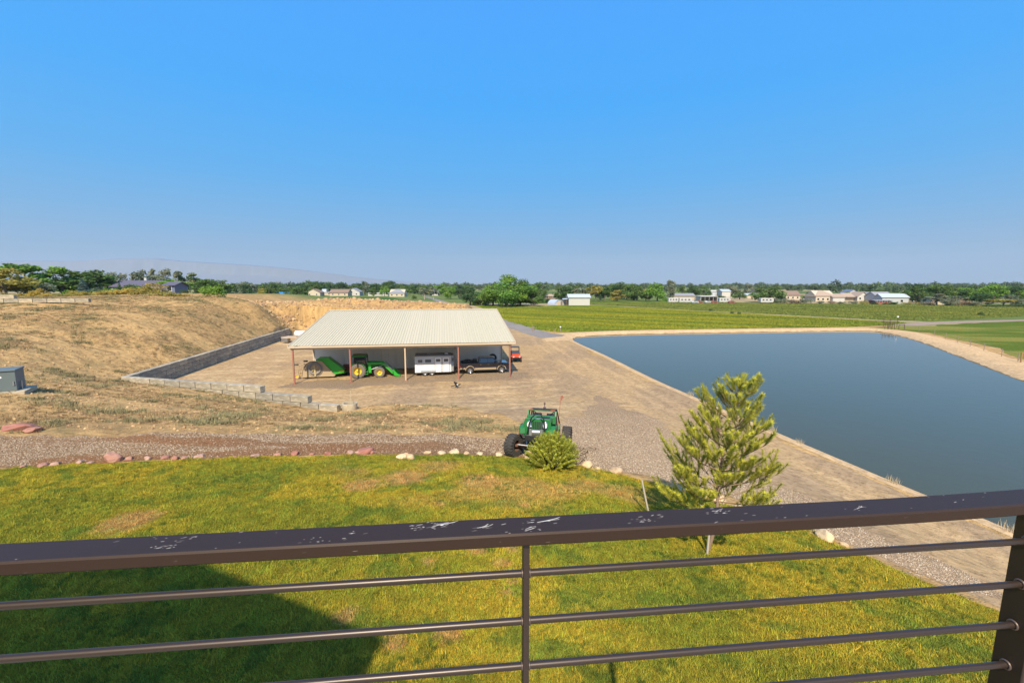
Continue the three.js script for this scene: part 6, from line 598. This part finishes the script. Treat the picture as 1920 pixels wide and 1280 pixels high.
// ---------------------------------------------------------------- far buildings
const palette = { white: mat([.48, .46, .42], .8), cream: mat([.5, .42, .31], .85), tan: mat([.5, .39, .27], .9), grey: mat([.42, .42, .42], .7), lightMetal: mat([.62, .65, .68], .4, { metalness: .3 }), dark: mat([.1, .085, .075], .85), brown: mat([.22, .15, .11], .9), tanRoof: mat([.36, .27, .2], .9), blueRoof: mat([.12, .15, .22], .7), red: mat([.3, .08, .06], .85), greyRoof: mat([.24, .24, .25], .8), purple: mat([.1, .09, .13], .8), blue: mat([.03, .22, .55], .5), green: mat([.05, .3, .1], .6) };
function building(name, label, cat, x, z, w, dep, hw, hr, wall, roof, o = {}) {
  const t = thing(name, label, cat, x, H(x, z) - .05, z, o.turn ?? 0, o.group), W = palette[wall], R = palette[roof], ov = o.ov ?? .5;
  if (o.open) { // roof on posts in front of a back wall
    part(t, 'back_wall', box(w, hw, .15, 0, hw / 2, -dep / 2), W); for (const q of [-.5, .5]) part(t, 'side_wall', box(.15, hw, dep * .9, q * (w - .15), hw / 2, -dep * .04), W); for (let i = 0; i <= 4; i++) part(t, 'post', box(.2, hw, .2, -w / 2 + .2 + (w - .4) * i / 4, hw / 2, dep / 2 - .2), W); part(t, 'roof', box(w + ov, .25, dep + ov, 0, hw + .14, 0, .04), R); return t;
  }
  if (o.gable) { // ridge runs away from the viewer
    part(t, 'wall', ext([[-w / 2, 0], [w / 2, 0], [w / 2, hw], [0, hw + hr], [-w / 2, hw]], dep), W);
    for (const s of [-1, 1]) part(t, 'roof', box(Math.hypot(w / 2 + ov, hr * (1 + 2 * ov / w)) + .05, .18, dep + ov * 2, s * (w / 4 + ov / 2 - .02), hw + hr / 2 - hr * ov / w + .14, 0, 0, 0, -s * Math.atan2(hr, w / 2)), R);
  } else {
    part(t, 'wall', ext([[-dep / 2, 0], [dep / 2, 0], [dep / 2, hw], [0, hw + hr], [-dep / 2, hw]], w).rotateY(Math.PI / 2), W);
    if (o.hip) { const a = w / 2 + ov, b = dep / 2 + ov, c = Math.max(.3, w / 2 - dep * .45), y0 = hw + .02, y1 = hw + hr + .15, v = [[-a, y0, b], [a, y0, b], [c, y1, 0], [-c, y1, 0], [a, y0, -b], [-a, y0, -b]], q = [[0, 1, 2], [0, 2, 3], [1, 4, 2], [4, 5, 3], [4, 3, 2], [5, 0, 3], [0, 4, 1], [0, 5, 4]]; const g = new THREE.BufferGeometry(); g.setAttribute('position', new THREE.Float32BufferAttribute(q.flat().flatMap(i => v[i]), 3)); g.computeVertexNormals(); part(t, 'roof', g, R); }
    else for (const s of [-1, 1]) part(t, 'roof', box(w + ov * 2, .18, Math.hypot(dep / 2 + ov, hr * (1 + 2 * ov / dep)) + .05, 0, hw + hr / 2 - hr * ov / dep + .14, s * (dep / 4 + ov / 2 - .02), s * Math.atan2(hr, dep / 2)), R);
  }
  const f = dep / 2 + .03;
  (o.win ?? []).forEach(([u, y, a, b]) => { const n = part(t, 'window', box(a + .2, b + .2, .08, u, y, f), trimW); part(n, 'pane', box(a, b, .08, u, y, f + .03), glass); });
  (o.door ?? []).forEach(([u, a, b, c]) => part(t, a > 2 ? 'garage_door' : 'door', box(a, b, .1, u, b / 2, f), palette[c ?? 'white']));
  if (o.chimney) part(t, 'chimney', box(.8, 1.6, .8, o.chimney, hw + hr + .3, -dep * .1), W);
  if (o.porch) part(t, 'porch_roof', box(o.porch, .15, 2.2, o.px ?? 0, hw * .92, f + 1.1, .12), R);
  return t;
}
[["dark_roofed_house","long white house with dark blue roof among the trees on the left","house",-122.9,-155.0,18.2,10,2.4,1.9,"white","purple",{"chimney":-2,"porch":5,"win":[[-7.6,1.7,1.2,1.2],[-4.5,1.7,1.2,1.2],[-1.5,1.7,1.2,1.2],[1.5,1.7,1.2,1.2],[4.5,1.7,1.2,1.2],[7.6,1.7,1.2,1.2]]}],["porch_house","small blue grey two storey porch building right of the dark roofed house","house",-96.2,-130.5,3.0,5,2.6,0.8,"blueRoof","purple",{"win":[[0.0,1.7,1.2,1.2]]}],["ranch_house","beige gabled house at the left end of the far house row","house",-183.5,-425.0,12.7,10,3.4,3.2,"cream","brown",{"gable":1,"win":[[-3.2,1.7,1.2,1.2],[3.2,1.7,1.2,1.2]]}],["ranch_house","white roofed house second in the far house row","house",-183.9,-454.5,11.6,9,3.4,2.6,"cream","lightMetal",{"win":[[-2.9,1.7,1.2,1.2],[2.9,1.7,1.2,1.2]]}],["ranch_house","wide brown roofed house in the middle of the far house row","house",-161.7,-430.5,16.9,11,3.2,3,"tan","brown",{"win":[[-5.6,1.7,1.2,1.2],[0.0,1.7,1.2,1.2],[5.6,1.7,1.2,1.2]]}],["ranch_house","white gabled house at the right end of the far house row","house",-153.5,-445.0,12.4,10,3.8,3.4,"white","greyRoof",{"gable":1,"win":[[-3.1,1.7,1.2,1.2],[3.1,1.7,1.2,1.2]]}],["hip_roofed_house","tan house with broad hipped roof left of the paved road","house",-101.2,-405.5,13.2,11,3.2,3.4,"cream","greyRoof",{"hip":1,"win":[[-4.4,1.7,1.2,1.2],[-0.0,1.7,1.2,1.2],[4.4,1.7,1.2,1.2]]}],["white_wall_shed","long low white building left of the hip roofed house","shed",-126.4,-433.0,19.1,6,2.2,0.6,"white","white",{}],["small_white_house","small white house with pale blue roof beyond the paved road","house",-75.2,-444.0,8.2,8,3,2.2,"white","blueRoof",{"win":[[-2.0,1.7,1.2,1.2],[2.0,1.7,1.2,1.2]]}],["cottage","small pale gabled cottage half hidden beside the great cottonwood","house",-16.1,-243.5,5.1,7,3.2,2.4,"cream","brown",{"gable":1,"door":[[1,1,2,"white"]],"win":[[0.0,1.7,1.2,1.2]]}],["white_barn","white metal barn with pale grey roof at the far edge of the hay field","barn",35.0,-240.0,10.9,8,4.1,1.5,"white","lightMetal",{}],["brown_shed","low brown farm building behind the quonset hut","shed",28.0,-333.0,9.7,6,2.4,1.2,"brown","tanRoof",{"win":[[-2.4,1.7,1.2,1.2],[2.4,1.7,1.2,1.2]]}],["long_shed","long grey brown roofed shed behind the parked campers","shed",117.2,-314.5,14.9,9,3,1.6,"tan","greyRoof",{}],["white_carport","long white roofed carport behind the parked cars","carport",130.2,-304.0,11.3,8,3.0,0.8,"white","white",{"open":1}],["green_sided_barn","pale green barn with dark doorway far behind the campers","barn",190.3,-435.0,8.1,10,4,1.2,"lightMetal","white",{"door":[[2.5,2.5,3,"grey"]]}],["white_hall","white metal hall left of the twin white buildings","barn",183.6,-395.0,7.3,10,5,1.5,"white","lightMetal",{}],["white_hall","smaller white metal hall right of its white neighbour","barn",209.5,-435.0,6.1,10,4,1.2,"white","lightMetal",{}],["long_low_barn","long low pale roofed barn left of the broad dark tree","barn",189.4,-364.5,13.5,9,2.4,1.2,"cream","lightMetal",{}],["dark_gable_barn","black gabled barn left of the broad dark tree","barn",205.2,-384.5,6.2,9,3.2,3,"dark","dark",{"gable":1}],["dark_shed","dark low shed far behind the carport","shed",182.1,-444.0,8.8,8,2.6,0.8,"dark","brown",{}],["gabled_house","brown house with twin gables right of the broad dark tree","house",197.7,-324.5,9.8,9,3.4,2.8,"cream","brown",{"win":[[-3.3,1.7,1.2,1.2],[0.0,1.7,1.2,1.2],[3.3,1.7,1.2,1.2]]}],["tan_ranch_house","large tan roofed house with white garage in the right hand row","house",196.5,-290.5,12.1,11,3.6,3.4,"cream","tanRoof",{"hip":1,"win":[[-4.5,1.7,1.2,1.2],[-1.5,1.7,1.2,1.2],[1.5,1.7,1.2,1.2],[4.5,1.7,1.2,1.2]]}],["garage_wing","white garage wing attached to the large tan roofed house","garage",203.5,-287.5,7.3,9,3,1.8,"white","tanRoof",{"door":[[-2,2.6,2.2,"white"],[1.5,2.6,2.2,"white"]]}],["small_house","small house with white carport right of the large tan roofed house","house",222.5,-304.0,6.0,8,3,2,"cream","tanRoof",{"porch":6}],["blue_roofed_house","house with blue grey roof behind the right hand row","house",292.4,-394.5,10.9,9,3.4,3,"grey","blueRoof",{"gable":1}],["white_gable_house","white gabled house in the right hand row","house",231.5,-304.5,7.1,9,3.2,2.6,"white","tanRoof",{"gable":1,"win":[[-1.8,1.7,1.2,1.2],[1.8,1.7,1.2,1.2]]}],["grey_gable_house","blue grey gabled house beside the white gabled house","house",237.8,-304.5,7.0,9,3.2,2.6,"grey","greyRoof",{"gable":1,"win":[[-1.8,1.7,1.2,1.2],[1.8,1.7,1.2,1.2]]}],["dark_roof_shop","dark grey roofed workshop left of the pale metal shop","shed",237.7,-295.0,10.2,10,3.2,2.8,"grey","greyRoof",{}],["metal_shop","long metal shop with pale roof and tan gable end on the right","shed",217.2,-260.5,12.6,9,3.6,1.8,"grey","lightMetal",{"turn":-0.25,"win":[[-3.1,1.7,1.2,1.2],[3.1,1.7,1.2,1.2]]}],["red_flat_shed","low dark red flat roofed shed in front of the metal shop","shed",204.5,-252.5,8.8,5,1.8,0.3,"red","greyRoof",{"win":[[-2.9,1.7,1.2,1.2],[0.0,1.7,1.2,1.2],[2.9,1.7,1.2,1.2]]}],["hidden_house","pale house mostly hidden in the right hand grove","house",229.1,-247.5,6.9,7,2.4,1.4,"cream","tanRoof",{"win":[[-1.7,1.7,1.2,1.2],[1.7,1.7,1.2,1.2]]}]].forEach(a => building(...a));
{ // quonset hut and barn lean-to
  const [x, z] = [24.9,-238], t = thing('quonset_hut', 'small rounded metal quonset hut left of the white barn', 'hut', x, H(x, z), z, .5); const arc = arcPts(0, 0, 2.9, Math.PI, 0, 14); part(t, 'shell', ext([...arc, ...arcPts(0, 0, 2.78, 0, Math.PI, 14)], 7, 0, -3.5), palette.lightMetal); part(t, 'end_wall', ext(arc, .1, 0, -.3), palette.grey); part(t, 'door', box(1.6, 1.9, .1, -.4, .95, -.2), palette.tan); part(t, 'door', box(1, 1.9, .1, 1.4, .95, -.2), palette.brown);
  const [bx, bz] = [28.4,-240], l = thing('lean_to_shed', 'dark open lean-to shed attached to the left end of the white barn', 'shed', bx, H(bx, bz), bz); part(l, 'roof', box(3.6, .15, 5, 0, 3.3, 0, .05, 0, .06), palette.lightMetal); part(l, 'back_wall', box(3.4, 3.0, .1, 0, 1.5, -2.2), palette.grey); for (const q of [-1.6, 0, 1.6]) part(l, 'post', box(.18, 3.3, .18, q, 1.62, 2.2), palette.brown);
}
function camper(x, z, L, label, turn = 0, van) { const t = thing('camper_trailer', label, 'camper', x, H(x, z), z, turn); part(t, 'body', ext([[-L / 2, .55], [L / 2 - .5, .55], [L / 2, 1.2], [L / 2 - .1, 2.6], [L / 2 - .6, 3.0], [-L / 2 + .2, 3.0], [-L / 2, 2.8]], 2.4, .06), palette.white); part(t, 'stripe', box(L * .8, .25, .03, -.2, 1.2, 1.215), palette.grey); for (let i = 0; i < 3; i++) part(t, 'window', box(L * .13, .7, .04, -L * .3 + i * L * .27, 2.0, 1.215), darkGlass); part(t, 'door', box(.7, 1.8, .04, L * .32, 1.5, 1.215), palette.grey); for (const s of [-1, 1]) for (const q of [-.5, .4]) wheel(t, .36, .22, .2, q, s * 1.0); part(t, 'jack', bar(V(L / 2 - .3, 0, 0), V(L / 2 - .3, .7, 0), .06), black); return t; }
[[95.0,-268,6,"short white camper at the left end of the camper row"],[101.4,-266,7.5,"long white camper right of the short camper in the row"],[125.1,-268,6.5,"white camper right of the long carport"],[146.6,-262,7.5,"white camper in front of the broad dark tree"]].forEach(a => camper(...a));
{ // parked cars by the campers and a blue canopy far left
  [[105.4,-262,"lightMetal","silver car parked right of the long camper"],[109.0,-264,"red","dark red car parked left of the carport"],[113.1,-262,"white","white car parked in front of the carport"],[116.8,-262,"red","red car parked at the right end of the carport"],[126.7,-262,"red","red car parked right of the camper near the carport"]].forEach(([x, z, c, l]) => { const t = thing('parked_car', l, 'car', x, H(x, z), z, .2); part(t, 'body', ext([[-2.1, .4], [2.1, .4], [2.15, .8], [1.3, .95], [.7, 1.45], [-1.1, 1.48], [-1.8, 1.0], [-2.15, .9]], 1.75, .06), palette[c]); part(t, 'side_window', ext([[-1.2, 1.0], [1.0, 1.0], [.6, 1.38], [-1.0, 1.4]], 1.78), darkGlass); for (const s of [-1, 1]) for (const q of [-1.3, 1.3]) wheel(t, .33, .2, .2, q, s * .8); });
  const [x, z] = [-167.3,-335], t = thing('blue_canopy', 'bright blue tarp canopy beside the country road on the far left', 'canopy', x, H(x, z), z, .1); part(t, 'cover', ext([[-6, 2.2], [-6, 4.6], [-5, 5.2], [5, 5.2], [6, 4.6], [6, 2.2]], 5, .1), palette.blue); for (const q of [-5.7, -1.9, 1.9, 5.7]) for (const s of [-2.3, 2.3]) part(t, 'pole', bar(V(q, 0, s), V(q, 2.4, s), .08), steel);
}
{ // mesa far across the valley
  const prof = [[-14349,530],[-12299,593],[-11274,593],[-10249,605],[-9737,643],[-8840,656],[-8071,580],[-6534,492],[-5381,391],[-4612,290],[-3844,189],[-2562,74],[-1281,11]], pos = [], idx = [], rows = 7; const n = 240;
  const at = x => { let i = 0; while (i < prof.length - 2 && prof[i + 1][0] < x) i++; const a = prof[i], b = prof[i + 1], t = Math.min(1, Math.max(0, (x - a[0]) / (b[0] - a[0]))); return lerp(a[1], b[1], t); };
  for (let j = 0; j <= rows; j++) for (let i = 0; i <= n; i++) { const x = lerp(prof[0][0], prof[prof.length - 1][0], i / n), top = at(x), t = j / rows, fold = fbm(x * .004, j * .4, 4) - .5; const y = j === rows ? 0 : top * [0, .12, .24, .42, .55, .93, 1, 0][j] + fold * 40 * Math.sin(Math.PI * Math.min(1, t)); pos.push(x, Math.max(-5, y), -(9300 + [0, 500, 900, 1250, 1500, 1620, 2100, 2600][j] + fold * 500)); }
  for (let j = 0; j < rows; j++) for (let i = 0; i < n; i++) { const a = j * (n + 1) + i; idx.push(a, a + 1, a + n + 1, a + 1, a + n + 2, a + n + 1); }
  const g = new THREE.BufferGeometry(); g.setAttribute('position', new THREE.Float32BufferAttribute(pos, 3)); g.setIndex(idx); g.computeVertexNormals(); struct('mesa_hills', g, mat([.17, .17, .165], 1));
}
scene.traverse(o => { if (o.isMesh) { o.castShadow = true; o.receiveShadow = true; } });
renderer.render(scene, camera);
